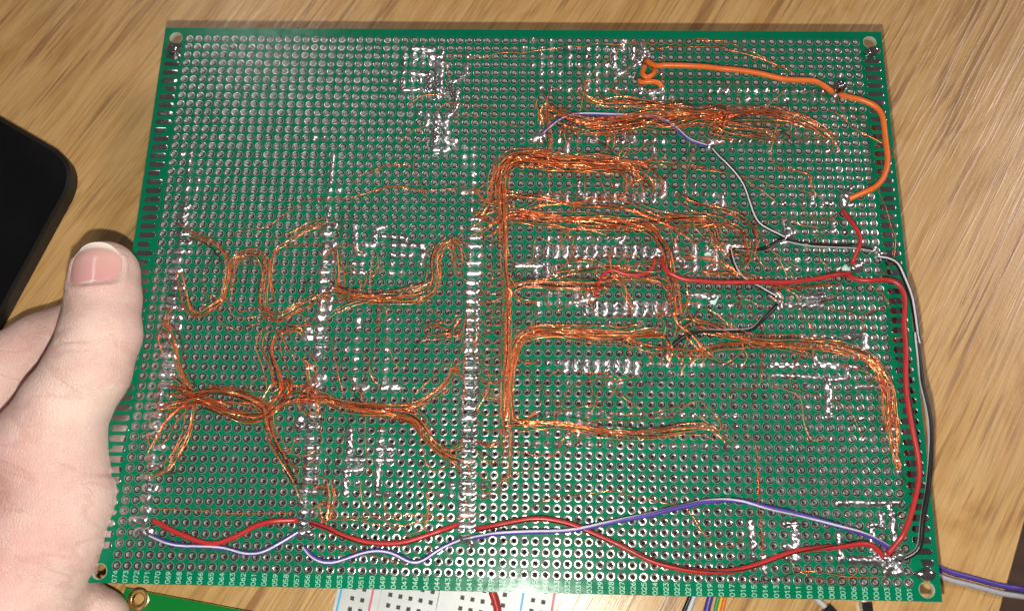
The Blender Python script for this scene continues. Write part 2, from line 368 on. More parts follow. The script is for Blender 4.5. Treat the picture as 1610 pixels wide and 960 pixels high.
# ------------------------------------------------------------------ solder
def lump(P, seed, s):
    a = P * s + seed * 3.7
    return (np.sin(a[:, 0] * 2.1 + np.sin(a[:, 1] * 1.7)) + np.sin(a[:, 1] * 2.7 + 1.3 + np.sin(a[:, 2] * 2.3)) + np.sin(a[:, 0] * 4.3 + a[:, 1] * 3.9 + 2)) / 3
def solder_mesh(P, w, seed, hgt=.85, rough=.13, holes=True, step=.42, seg=8):
    """lumpy half-round bead along P (mm): bulges over the holes, necks between, runs out at both ends"""
    P = np.asarray(P, float)
    if len(P) == 1: P = np.array([P[0] - (.02, 0), P[0] + (.02, 0)])
    Q = []
    for i in range(len(P) - 1):
        L = np.linalg.norm(P[i + 1] - P[i]); n = max(1, int(L / step)); Q += [P[i] + (P[i + 1] - P[i]) * t for t in np.linspace(0, 1, n, endpoint=False)]
    Q.append(P[-1]); Q = np.array(Q)
    if len(Q) > 4: Q[1:-1] = (Q[:-2] + 2 * Q[1:-1] + Q[2:]) / 4
    d0 = Q[0] - Q[min(1, len(Q) - 1)]; d1 = Q[-1] - Q[-2]; d0 /= np.linalg.norm(d0); d1 /= np.linalg.norm(d1)
    e = np.array([1.0, .94, .78, .5, .2]); off = np.array([1, .92, .72, .42, 0])
    prof = np.ones(len(Q))
    if holes:
        h = np.array([hole(*snap(p)) for p in Q]); dd = np.linalg.norm(Q - h, axis=1); prof = 1.08 - .22 * np.clip(dd / 1.1, 0, 1)
    pre = np.array([Q[0] + d0 * w * k for k in (1, .9, .7, .45, .2)]); post = np.array([Q[-1] + d1 * w * k for k in (.2, .45, .7, .9, 1)])
    pw = np.array([.06, .45, .72, .9, .98])
    Q = np.concatenate([pre, Q, post]); W = np.concatenate([pw * prof[0], prof, pw[::-1] * prof[-1]]) * w
    T = np.gradient(Q, axis=0); T /= np.linalg.norm(T, axis=1, keepdims=True) + 1e-9; N = np.stack([-T[:, 1], T[:, 0]], 1)
    ang = np.linspace(0, math.pi, seg + 1)
    V = np.zeros((len(Q), seg + 1, 3))
    V[:, :, :2] = Q[:, None] + N[:, None] * (W[:, None] * np.cos(ang))[..., None]
    V[:, :, 2] = hgt * W[:, None] * np.sin(ang) ** .85
    S = V.reshape(-1, 3); k = lump(S, seed, 1.15)
    nrm = np.zeros_like(V); nrm[:, :, :2] = N[:, None] * np.cos(ang)[None, :, None]; nrm[:, :, 2] = np.sin(ang)
    S = S + nrm.reshape(-1, 3) * (k * rough * w)[:, None]
    S[:, 2] = np.maximum(S[:, 2], 0) + .03
    n = seg + 1
    Fc = np.array([(i * n + j, (i + 1) * n + j, (i + 1) * n + j + 1, i * n + j + 1) for i in range(len(Q) - 1) for j in range(seg)])
    return S, Fc[:, ::-1]
SINGLES = {}         # snapped hole -> size
STROKES = []         # (points mm, width)
def dots(s, size=1.0):
    for p in pts(s): SINGLES.setdefault(snap(p), size)
def wide(s, half=11.5, w=.90):
    """joints that bridge two neighbouring pads across a header row"""
    for p in pts(s):
        k = half / 6.2; STROKES.append((np.array([[p[0] - k * .62, p[1]], [p[0] + k * .62, p[1]]]), w * rng.uniform(.9, 1.08)))
def hdr(s, w=1.0):
    """one fat joint of a header row"""
    for p in pts(s):
        k = rng.uniform(.35, .8); STROKES.append((np.array([[p[0] - k, p[1] + rng.uniform(-.1, .1)], [p[0] + k, p[1]]]), w * rng.uniform(.88, 1.05)))
def vert(s, dy=1.3, w=.92):
    for p in pts(s): STROKES.append((np.array([[p[0], p[1] - dy], [p[0], p[1] + dy]]), w * rng.uniform(.88, 1.08)))
def run(s, w=.85): STROKES.append((pts(s), w))
# ---- survey of the joints, tile by tile
dots('A 955,635 993,637 283,712 328,708 320,752 318,798 312,843 350,840 306,885 350,885 298,930 1025,893 1062,890 1017,935')
run('A 1035,715 1030,770 1028,805 1026,850', .7)
run('B 225,180 285,182 318,190'); run('B 318,220 355,225 355,270 352,320 350,365 350,395', 1.16); run('B 168,340 168,390 245,388'); run('B 215,302 300,308 302,355 302,390')
dots('B 180,222 222,225 265,225 172,265 218,268 262,262 130,345 213,350 258,350 165,303 490,232 350,440 255,515 430,690 478,690 524,690 478,735 524,735 482,780 518,775 518,820 517,865 520,940')
run('B 490,270 490,310 430,345', 0.73); run('B 400,355 440,430', 0.79); run('B 440,465 435,490 395,520 388,570', 0.98); run('B 345,520 340,600 338,645', 1.16); run('B 390,605 388,645 430,650', 1.10)
run('B 330,685 390,690', 0.98); run('B 295,520 295,560', 0.98); run('B 470,905 520,900')
dots('B 858,190 858,235 905,190 818,150 905,150 770,190 815,270 858,270 905,270 858,312 903,312 945,312 862,395 908,388 858,555 765,650 845,650 820,650')
dots('C 513,170 85,172 30,218 85,218 192,218 300,218 352,215 405,218 30,268 192,265 300,265 352,265 30,315 82,315 192,315 245,315 300,318 352,318 405,315 30,360 82,360 135,360 300,360 350,362 405,358 350,410')
dots('C 35,455 90,450 140,455 190,455 243,455 300,455 350,455 408,455 465,455 515,455 567,455 680,505 735,510 785,505 725,258 720,350 1005,455 1065,455 35,640')
dots('C 135,745 190,745 240,745 295,745 405,745 460,745 630,750 685,745 740,750')
run('C 305,400 305,435'); run('C 620,420 618,460'); run('C 670,460 735,455 740,435'); run('C 455,210 460,270 460,310', 1); run('C 510,170 513,215'); run('C 495,355 520,345', 1)
run('C 570,205 570,260', .95); run('C 620,190 640,245 610,275', 1.2); run('C 5,735 50,710', 1.0); run('C 350,705 350,745'); run('C 515,700 515,750'); run('C 570,710 570,745'); run('C 190,770 185,815', .7); run('C 685,790 690,810', .7); run('C 1020,770 1020,745 1075,750', 1.0)
dots('D 705,320 40,395 88,395 185,395 230,395 285,390 325,390 375,395 425,390 475,395 518,395 570,390 620,390 235,432 425,438 575,437')
run('D 135,380 135,400', .8)
dots('D 100,650 148,650 195,655 245,655 290,655 345,655 392,650 440,655 488,655 535,655 588,655 640,655 688,655 155,692 345,690 645,692 690,692 60,915 110,915', .95)
hdr('E 230,15 218,60 213,100 198,240 187,285 172,373 160,475 160,520 148,570 128,760 938,152 925,245 925,338 928,382 908,572 905,628 848,670 885,760 848,820 880,910'); dots('E 245,238 203,515 203,570 185,712 178,765 845,630')
wide('E 210,150 230,193 180,335 192,418 175,618 124,665 140,712 142,810 140,858 130,910'); wide('E 968,112 960,203 950,292 942,432 940,480 932,525 908,672 905,718 905,870', 10)
run('E 948,20 948,55', .7)
run('F 185,105 183,195 190,250 230,255'); run('F 335,115 285,130 285,205 240,205'); run('F 325,160 375,165 410,165 440,180', .8); run('F 380,205 525,210 530,265', .9); run('F 375,255 470,260', .95)
run('F 180,298 225,300', .8); run('F 180,340 230,345', .8); dots('F 570,255 370,300 368,345 410,345 515,300 195,675 190,725 148,720 188,775 185,825 188,875 182,920 220,920 350,580 350,630 345,680 340,725 340,775 338,825 335,870 400,580 720,100 720,130 845,632 858,215 830,930', .95)
run('F 205,580 205,625', .8); run('F 325,925 390,920', .9)
dots('F 765,25 770,260 815,262', 1.1); wide('F 790,78 785,125 785,170 787,215 785,300 785,350 780,397 777,445 780,490 777,535 775,585 775,632 770,685 770,735 770,780 765,825 765,878 765,925', 12.5, .86)
vert('G 258,262 313,262 370,262 482,262 535,262 590,262 648,262 700,265 757,265 810,260 875,268', .85, .8); run('G 935,175 930,250', .95)
dots('G 205,245 425,250 985,245 1040,245 1105,245 1155,245 428,185 865,190 700,185 650,190 1045,195 1100,195 255,495 312,495 365,495 425,490 480,490 535,495 590,490 648,495 368,655 425,660 480,660 540,655 770,660 480,820 250,820 310,820 190,870 250,870 308,870 365,870 190,920 1060,870 1115,870 1165,560 1160,500')
run('G 700,490 690,515', .7); vert('G 195,572 255,572 312,572 367,572 422,575 480,575 537,572 592,575 648,575 707,572 765,572 822,572', 1.15, .86)
run('G 870,600 900,560 915,590', .9); run('G 1000,540 1000,580 1060,660', .85); run('G 1110,540 1115,680', .8); run('G 80,650 230,650'); run('G 190,690 195,750'); run('G 255,650 258,720', .8); run('G 305,660 310,710', .7)
run('G 425,780 425,860', .85); run('G 435,865 520,850', .8); vert('G 480,905 538,902 595,902 652,905 712,902 770,902 830,905 887,902 945,902', 1.3, .9); run('G 1080,825 1170,825', .8)
dots('H 40,150 92,150 92,190 40,190 395,190 445,195 495,190 545,195 640,150 455,275 510,325 605,335 655,335 760,335 605,380 710,378 45,375 100,375 55,515 60,455 150,515 415,520 465,520 520,520 575,520 620,520 675,520 725,515 515,470 570,465 165,565 480,660 540,660 680,660 790,710 675,618 165,705 125,750 170,755 172,800 215,710 490,857 545,857 600,857 650,857 705,857 755,857')
run('H 140,155 145,195'); run('H 598,190 598,160', .7); run('H 655,190 690,190', .8); run('H 470,320 470,380 455,385', 1.2); run('H 705,285 705,335', .85); run('H 160,440 160,410 215,405 240,415', 1.0); run('H 105,430 110,520', .8)
run('H 410,640 435,690 430,715', 1.0); run('H 440,705 530,700', .85); run('H 550,705 640,705', .8); run('H 575,665 650,660', .95); run('H 100,660 55,655', .85); run('H 790,860 860,855 865,920', 1.0)
dots('I 190,318 250,318 308,318 838,330 900,330 1025,335 1075,335 1140,340 960,392 1020,388 1080,390 365,430 600,440 660,440 840,450'); vert('I 366,350 422,350 482,348 545,355 605,350 662,350 722,352 780,362', 1.15, .9); run('I 960,300 960,345', .7)
dots('I 190,610 250,610 310,610 365,612 420,612 485,612 548,615 605,615 665,620 725,625 785,625 905,625 968,620 1030,630 1092,630 1150,630 185,660 245,660 305,665 365,665 430,665 487,670 245,735 430,735 487,740 365,730 185,795 245,795 305,795 365,795 435,795 490,795 548,798 605,798 918,803 978,803 1035,805 1100,805 1160,808 770,105 600,90')
run('J 395,298 520,300', .9); run('J 610,265 615,295 725,305', .9); run('J 830,310 775,310 765,365 700,370', .8); run('J 700,368 540,355 400,350', .42); run('J 670,380 680,440 680,560', .98); run('J 825,410 890,408', .85)
dots('J 550,300 565,400 870,310 25,295 80,295 132,295 185,295 238,298 575,515 845,570 695,668 860,670 1000,465 1000,520 1005,570 1015,620 1018,670 1020,728 1020,780 1032,830 955,620 40,545 95,545 148,545 202,545 40,600 95,605 200,605 45,705 100,708 155,708 210,708')
wide('K 305,22 305,70 262,242 274,335 257,418 237,512'); hdr('K 275,110 270,155 262,195 248,285 238,380 220,465 220,557 220,605'); dots('K 322,112'); run('K 160,650 215,650', .9); run('K 185,705 235,700', 1.1)
wide('K 932,70 940,200 935,245 935,340 930,385 925,430 925,475 910,612 902,660 905,712', 11.5, .90); hdr('K 932,110 930,155 880,245 925,297 895,525 892,570'); dots('K 885,205 875,300 935,520', 1.1)
wide('L 600,35 600,75 595,112 595,150 597,192 597,238 595,280 595,320 590,365 590,408 590,450 595,490 590,535 590,575 590,620 585,675', 13, .86); dots('L 655,78 645,455 660,490 150,435 125,235 250,235 250,275 235,490 280,490 525,450 485,490 525,490')
run('L 125,262 125,330'); run('L 115,355 180,358'); run('L 105,402 170,395'); run('L 110,430 110,490'); run('L 240,315 295,315'); run('L 235,358 290,358'); run('L 240,390 235,460'); run('L 255,70 315,72', .95); run('L 150,70 190,72', .8)
run('N 810,220 930,215 1050,225 1225,215', .85); run('N 1165,240 1190,330 1195,420 1210,500', .75); run('N 1110,295 1115,340', .8); run('N 1050,360 1110,375', .7); run('N 1050,400 1045,500', .75); run('N 215,350 235,520', .95); run('N 445,360 520,355', .9)
run('N 520,370 525,480 525,590', 1.05); run('N 455,515 510,530', .8); run('N 825,440 830,540 835,605', .8); run('N 910,605 1060,610 1150,640', .95); run('N 1150,560 1150,690', 1.0); run('N 1230,560 1220,690', 1.05); run('N 1235,600 1270,600', .8); run('N 1050,530 1090,560', .9); run('N 305,585 320,690', .7)
dots('N 230,590 380,590 460,590')
JP = [hole(*k) for k in SINGLES] + [p for P, w in STROKES for p in (P[0], P[-1])]
JP = np.array(JP)
# singles: eight shared shapes
dome = []
for k in range(8):
    S, Fc = solder_mesh([(0, 0)], .98 if k % 2 else .9, k * 1.9 + 3, hgt=(.7, .9, .6, 1.0, .75, .65, .85, 1.1)[k], rough=.24, holes=False, seg=9)
    tip = np.exp(-((S[:, 0] - .1) ** 2 + (S[:, 1] + .05) ** 2) / .10); S[:, 2] += tip * (.25, .5, .15, .6, .35, .2, .55, .3)[k]
    dome.append((S, Fc, mesh('solder_joint', S, Fc, M['solder'])))
budget = 300 - len(STROKES) if len(STROKES) < 240 else 60
sing = sorted(SINGLES.items(), key=lambda kv: -kv[0][1])
rest = MB(); cnt = 0
for i, ((c, r), sz) in enumerate(sing):
    x, y = hole(c, r); k = rng.integers(8); a = rng.uniform(0, 6.28); sc = sz * rng.uniform(1.04, 1.2)
    if i < budget:
        q = obj('solder_joint', dome[k][2], board, (x, y, .02), a); q.scale = (sc, sc, sc * rng.uniform(.85, 1.15))
    else:
        S = dome[k][0] * sc; ca, sa = math.cos(a), math.sin(a)
        rest.add(np.stack([S[:, 0] * ca - S[:, 1] * sa + x, S[:, 0] * sa + S[:, 1] * ca + y, S[:, 2] + .02], 1), dome[k][1]); cnt += 1
setp(rest.build('small_solder_joints', M['solder'], board), kind='stuff')
for i, (P, w) in enumerate(STROKES):
    L = np.linalg.norm(np.diff(P, axis=0), axis=1).sum()
    S, Fc = solder_mesh(P, w * rng.uniform(1.12, 1.3), i * .77 + 5, hgt=rng.uniform(.78, 1.05), rough=.22, step=.34, seg=10)
    obj('solder_bridge', mesh('solder_bridge', S, Fc, M['solder']), board)
M['solder_smooth'] = tin_mat('smooth_solder', (.62, .62, .63), .07, .15, 200, .10, .0003)
def blob(p, rx, ry, rz, seed, name='solder_blob', rough=.16, rot=0, tail=None, m='solder'):
    n, k = 18, 9; V = []
    for j in range(k + 1):
        ph = math.pi / 2 * j / k
        for i in range(n):
            a = 2 * math.pi * i / n; r = math.cos(ph)
            x, y, z = rx * r * math.cos(a), ry * r * math.sin(a), rz * math.sin(ph)
            if tail and math.cos(a - tail[0]) > 0: s_ = math.cos(a - tail[0]) ** 6 * tail[1] * r ** 1.5; x += s_ * math.cos(tail[0]); y += s_ * math.sin(tail[0])
            V.append((x, y, z))
    V = np.array(V); kk = lump(V, seed, .9 / max(rx, .8) * 1.4); V *= (1 + rough * kk)[:, None]
    ca, sa = math.cos(rot), math.sin(rot); X = V[:, 0] * ca - V[:, 1] * sa; Y = V[:, 0] * sa + V[:, 1] * ca
    V = np.stack([X + p[0], Y + p[1], np.maximum(V[:, 2], 0) + .03], 1)
    Fc = [(j * n + i, j * n + (i + 1) % n, (j + 1) * n + (i + 1) % n, (j + 1) * n + i) for j in range(k) for i in range(n)]
    return obj(name, mesh(name, V, Fc, M[m]), board)
blob(pts('A 235,180')[0], 2.4, 1.8, 1.9, 1, m='solder_smooth'); blob(pts('A 240,222')[0], .7, .9, .6, 9)
blob(pts('D 870,196')[0], 2.3, 1.6, 1.9, 2, rot=.3, m='solder_smooth'); blob(pts('N 1425,706')[0], 1.95, 1.75, 1.8, 3, tail=(math.pi, 1.6), rough=.05, m='solder_smooth')
blob(pts('D 700,372')[0], 1.8, 2.1, 2.2, 4, rough=.25, m='solder_smooth'); blob(pts('D 678,418')[0], 1.0, 1.2, 1.2, 14, rough=.3)
blob(pts('H 758,165')[0], 1.6, 2.4, 2.2, 5, rough=.3); blob(pts('H 795,118')[0], .9, .8, 1.2, 15); blob(pts('H 792,200')[0], 1.0, .8, 1.0, 16)
blob(pts('H 905,425')[0], 1.2, 1.1, 1.4, 6, rough=.3); blob(pts('H 942,448')[0], 1.3, 1.1, 1.5, 7, rough=.3); blob(pts('H 820,515')[0], 1.9, 1.5, 1.6, 8, rough=.3); blob(pts('H 840,495')[0], 1.2, .9, 1.4, 18, rough=.3)
blob(pts('H 470,350')[0], 1.6, 2.0, 1.6, 21, rough=.3); blob(pts('C 640,240')[0], 1.6, 1.3, 1.9, 22, rough=.3); blob(pts('C 35,725')[0], 1.9, 1.3, 1.4, 23, rough=.3); blob(pts('C 1030,765')[0], 1.4, 1.3, 1.5, 24, rough=.3)
blob(pts('N 1215,590')[0], 1.9, 1.7, 2.2, 25, rough=.35); blob(pts('N 1150,650')[0], 1.5, 1.6, 1.7, 26, rough=.35); blob(pts('N 1090,590')[0], 1.4, 1.0, 1.3, 27, rough=.3); blob(pts('K 900,705')[0], 2.2, 1.2, 1.7, 28, rough=.3); blob(pts('L 580,672')[0], 2.3, 1.3, 1.8, 29, rough=.3); blob(pts('L 610,690')[0], 1.3, 1.1, 1.2, 30, rough=.3)
# untidy drops and spatter round the two hand-wired clusters at the far edge
for q in range(34):
    if q < 20: p = pts('B %d,%d' % (rng.integers(165, 450), rng.integers(180, 660)))[0]
    else: p = pts('C %d,%d' % (rng.integers(440, 740), rng.integers(180, 520)))[0]
    r_ = rng.uniform(.4, .95); blob(p, r_ * rng.uniform(.8, 1.4), r_, r_ * rng.uniform(.7, 1.1), 40 + q, 'solder_drop', .3, rng.uniform(0, 3))
# pale cloudy flux left round a few joints
def flux(s, rx, ry):
    p = pts(s)[0]; n = 16; rr = [1 + .2 * math.sin(3 * a + p[0]) + .1 * math.sin(5 * a) for a in np.linspace(0, 2 * math.pi, n, endpoint=False)]
    V = [(p[0], p[1], .16)] + [(p[0] + rx * f * rr[i] * math.cos(2 * math.pi * i / n), p[1] + ry * f * rr[i] * math.sin(2 * math.pi * i / n), z) for f, z in ((.6, .13), (1, .02)) for i in range(n)]
    Fc = [(0, 1 + i, 1 + (i + 1) % n) for i in range(n)] + [(1 + i, 1 + n + i, 1 + n + (i + 1) % n, 1 + (i + 1) % n) for i in range(n)]
    obj('flux_residue', mesh('flux_residue', V, Fc, M['flux']), board)
for s, a, c in (('H 100,670', 1.3, 1.5), ('E 850,655', 1.0, 1.6), ('C 495,340', 1.0, .8), ('H 75,455', .8, 1.2), ('K 885,225', .8, 1.4), ('H 770,515', 1.0, .8)): flux(s, a, c)

# ------------------------------------------------------------------ enamelled copper wires
def near_joint(p, rad):
    d = np.linalg.norm(JP - p, axis=1); i = np.where(d < rad)[0]
    return JP[rng.choice(i)] if len(i) else None
RC = .095
def strand_path(P, off, wid, z0, zr, ends=True, t0=0, t1=1, fan=9.0):
    S = spline(P, .9); n = len(S); a, c = int(t0 * (n - 1)), max(int(t1 * (n - 1)), int(t0 * (n - 1)) + 3); S = S[a:c + 1]; n = len(S)
    T = np.gradient(S, axis=0); T /= np.linalg.norm(T, axis=1, keepdims=True) + 1e-9; N = np.stack([-T[:, 1], T[:, 0]], 1)
    o = off * wid * .9 + wob(n, 16, wid * .26) + wob(n, 5, .06)
    S = S + N * o[:, None]
    z = z0 + zr * abs(off) * 0 + np.abs(wob(n, 9, zr)) + .25
    if ends:
        for side in (0, 1):
            p = S[0] if side == 0 else S[-1]; j = near_joint(p, fan * .8)
            if rng.random() > .6: continue
            if j is not None and np.linalg.norm(j - p) > .6:
                d = (S[0] - S[3]) if side == 0 else (S[-1] - S[-4])
                mid = (p + j) / 2 + d / (np.linalg.norm(d) + 1e-9) * np.linalg.norm(j - p) * .22
                q = spline([p, mid, j + rng.normal(0, .3, 2)], .9)[1:]; zz = np.linspace(z[0] if side == 0 else z[-1], .75, len(q)) + np.sin(np.linspace(0, math.pi, len(q))) * rng.uniform(0, .8)
                if side == 0: S = np.concatenate([q[::-1], S]); z = np.concatenate([zz[::-1], z])
                else: S = np.concatenate([S, q]); z = np.concatenate([z, zz])
    return np.column_stack([S, z])
def bundle(s, n, wid, z0=.5, zr=.7, fan=9.0, full=False):
    P = pts(s, 1.0); groups = {}
    for i in range(max(2, round(n * .88))):
        off = rng.normal(0, .55); t0, t1 = (0, 1) if full else (rng.uniform(0, .16) if rng.random() < .6 else 0, 1 - (rng.uniform(0, .2) if rng.random() < .6 else 0))
        k = rng.choice(['copper', 'copper', 'copper', 'copper_lit', 'copper_lit', 'copper_lit', 'copper_shaded'])
        groups.setdefault(k, MB()).tube(strand_path(P, off, wid, z0 + rng.uniform(0, 1.2), zr, True, t0, t1, fan), RC * rng.uniform(.85, 1.15), 5, caps=False)
    allb = MB(); mi = []; ms = []
    for q, (k, b) in enumerate(groups.items()):
        allb.add(b.verts(), b.F); mi += [q] * len(b.F); ms.append(M[k])
    me = mesh('copper_wire_bundle', allb.verts(), allb.F, ms); me.polygons.foreach_set('material_index', mi); me.update()
    setp(obj('copper_wire_bundle', me, board), kind='stuff')
def wire(s, k=None, z=.9, ends=False, r=RC):
    P = pts(s, .8); k = k or rng.choice(['copper', 'copper_lit', 'copper'])
    b = MB(); S = strand_path(P, 0, .25, z * .5, z * .7, ends, fan=4); n = len(S); f = np.minimum(1, np.minimum(np.arange(n), n - 1 - np.arange(n)) / 4); S[:, 2] = .35 + (S[:, 2] - .35) * f
    b.tube(S, r, 5); b.build('copper_wire', M[k], board)
# left field
bundle('E 240,130 300,165 370,195 435,265 450,350 430,450 395,505 300,562 245,535 222,450 205,360', 8, 1.2, fan=5)
bundle('E 430,460 440,400 462,330 490,272 560,250 620,270 642,350 632,480 645,545 700,570 780,530 880,480', 8, 1.2, fan=6)
bundle('E 690,500 668,380 690,250 760,200 830,150 920,108', 4, 1.2, fan=6)
bundle('E 125,590 180,680 200,780 225,870 265,940 K 425,118', 9, 1.3, fan=8)
bundle('K 400,90 425,118 500,100 600,108 690,140 740,180 752,260 790,350 830,430 860,490', 13, 1.6, .6, 1.0)
bundle('K 290,185 400,150 460,135 560,185 680,212 742,190 820,130 905,118', 11, 1.8, .6, 1.0)
bundle('K 435,115 400,150 340,205 285,280 245,350', 5, 1.5); bundle('K 425,140 405,240 372,320 315,420 255,450', 7, 2.0)
bundle('K 430,130 520,150 640,170 740,175', 8, 2.6, .6, 1.1, fan=3)
bundle('E 700,625 630,640 605,720 640,820 672,940 K 800,60 745,150', 4, 1.8); bundle('E 760,625 690,680 682,760 720,860 740,960 K 830,60 800,120 745,165', 7, 2.2)
bundle('K 880,125 1000,128 L 60,132 180,150 290,155 385,148 450,110 520,50 545,0 F 690,860 725,775', 7, 1.6)
bundle('K 880,130 1005,135 L 40,128 110,155 200,172 300,182 380,208 420,262 470,318 520,348 555,358', 12, 1.8)
bundle('L 180,160 300,165 380,175 430,225 452,290 485,330', 5, 1.6)
bundle('F 90,440 160,460 280,472 420,480 520,475 580,440 600,370 592,290 620,222 670,192 710,192', 13, 1.7)
bundle('F 95,230 108,330 110,410 150,455 280,470', 5, 1.0); bundle('F 80,540 170,500 280,470 400,450 520,420 590,380', 4, 1.2)
bundle('F 680,195 720,240 735,310', 4, 1.3, fan=4); bundle('F 675,205 700,330 715,400', 3, 1.2, fan=4)
bundle('F 530,640 560,615 620,615 660,630 720,575', 3, 1.2, fan=4); bundle('F 520,670 600,655 680,640 725,590', 3, .8, fan=4)
bundle('E 840,760 870,800 880,880 920,960', 4, 1.6, fan=6); bundle('K 1000,480 1010,560 990,640 L 20,540 60,590', 3, 1.2, fan=5)
bundle('L 0,470 40,475 45,540 30,600', 4, 1.2, fan=4); bundle('L 435,470 440,560 420,640', 3, 1.0, fan=4)
# the trunk beside the third header row and its branches
bundle('G 20,220 8,330 15,420 20,540 22,700 40,830 30,960 I 30,100 25,300 22,500 20,690 L 755,260 750,400 728,490', 10, .9, .7, 1.0, fan=10)
bundle('B 640,960 642,860 682,772 760,735 900,742 C 0,872 100,880 300,880 500,892 600,922', 22, 2.4, .7, 1.2, fan=11)
bundle('G 12,420 8,300 8,180 20,100 80,55 250,60 400,80 560,92 700,92 800,112 870,150', 18, 2.2, .7, 1.2, fan=11)
bundle('G 15,520 10,420 40,385 100,380 250,392 400,402 600,412 750,428 850,470 920,552 950,640 965,720 990,850 1000,950', 14, 2.0, .7, 1.0)
bundle('G 10,300 30,372 200,402 500,438 800,432 1000,412 1182,410 H 110,400 160,420', 10, 2.0, .6, 1.0)
bundle('G 60,382 200,322 400,300 600,270 700,270 850,340 1000,380 1170,395', 4, .8); bundle('G 0,240 150,260 300,285 450,310 700,330 900,400 1070,490', 4, .9)
bundle('H 0,215 100,235 200,272 280,332 300,400 282,480 270,540', 6, 1.8); bundle('H 0,300 120,300 222,322 272,400 290,470', 5, 1.4)
bundle('G 25,840 60,792 150,767 400,772 560,772 660,740 640,685', 11, 1.5); bundle('G 560,742 700,732 870,742 960,782 990,880', 4, 1.2)
bundle('G 300,716 500,690 640,672 700,690 850,720 960,712', 3, .6); bundle('G 280,660 430,622 540,637 640,670 900,627 1182,610', 2, .5)
bundle('H 0,470 90,470 180,510 270,562 400,602 500,612', 3, .8); bundle('H 0,542 120,542 250,512 290,432', 3, .8); bundle('H 260,560 360,580 460,615 600,610 740,600', 5, 1.0)
bundle('L 752,200 I 25,520 35,400 62,280 112,190 200,152 350,150 500,166 650,171 800,162 930,152', 17, 1.7, .7, .9, fan=9)
bundle('I 60,290 112,200 300,168 500,202 700,207 850,245 1000,260 1182,265 J 100,205 250,195', 6, .9)
bundle('J 0,100 100,120 200,150 350,180 500,186 650,202 780,232 880,272 940,342 965,430 972,520 990,640 1015,760 1030,830', 14, 1.4, .6, .9, fan=7)
bundle('J 0,240 150,202 330,190 450,205 600,242', 5, 1.0); bundle('J 940,330 990,420 995,520 1010,640 1020,740', 4, 1.0, fan=5)
bundle('I 990,160 1050,120 1100,90 1182,20 H 300,900 360,850', 3, 1.6); bundle('I 1010,230 1060,130 1120,180 1182,240', 5, 3.0); bundle('I 1000,50 1020,110 1090,170 1150,230', 4, 2.0)
bundle('I 25,690 200,690 300,686 450,706 600,735 750,745 900,737 1040,716 1180,710 J 120,640', 11, 1.5)
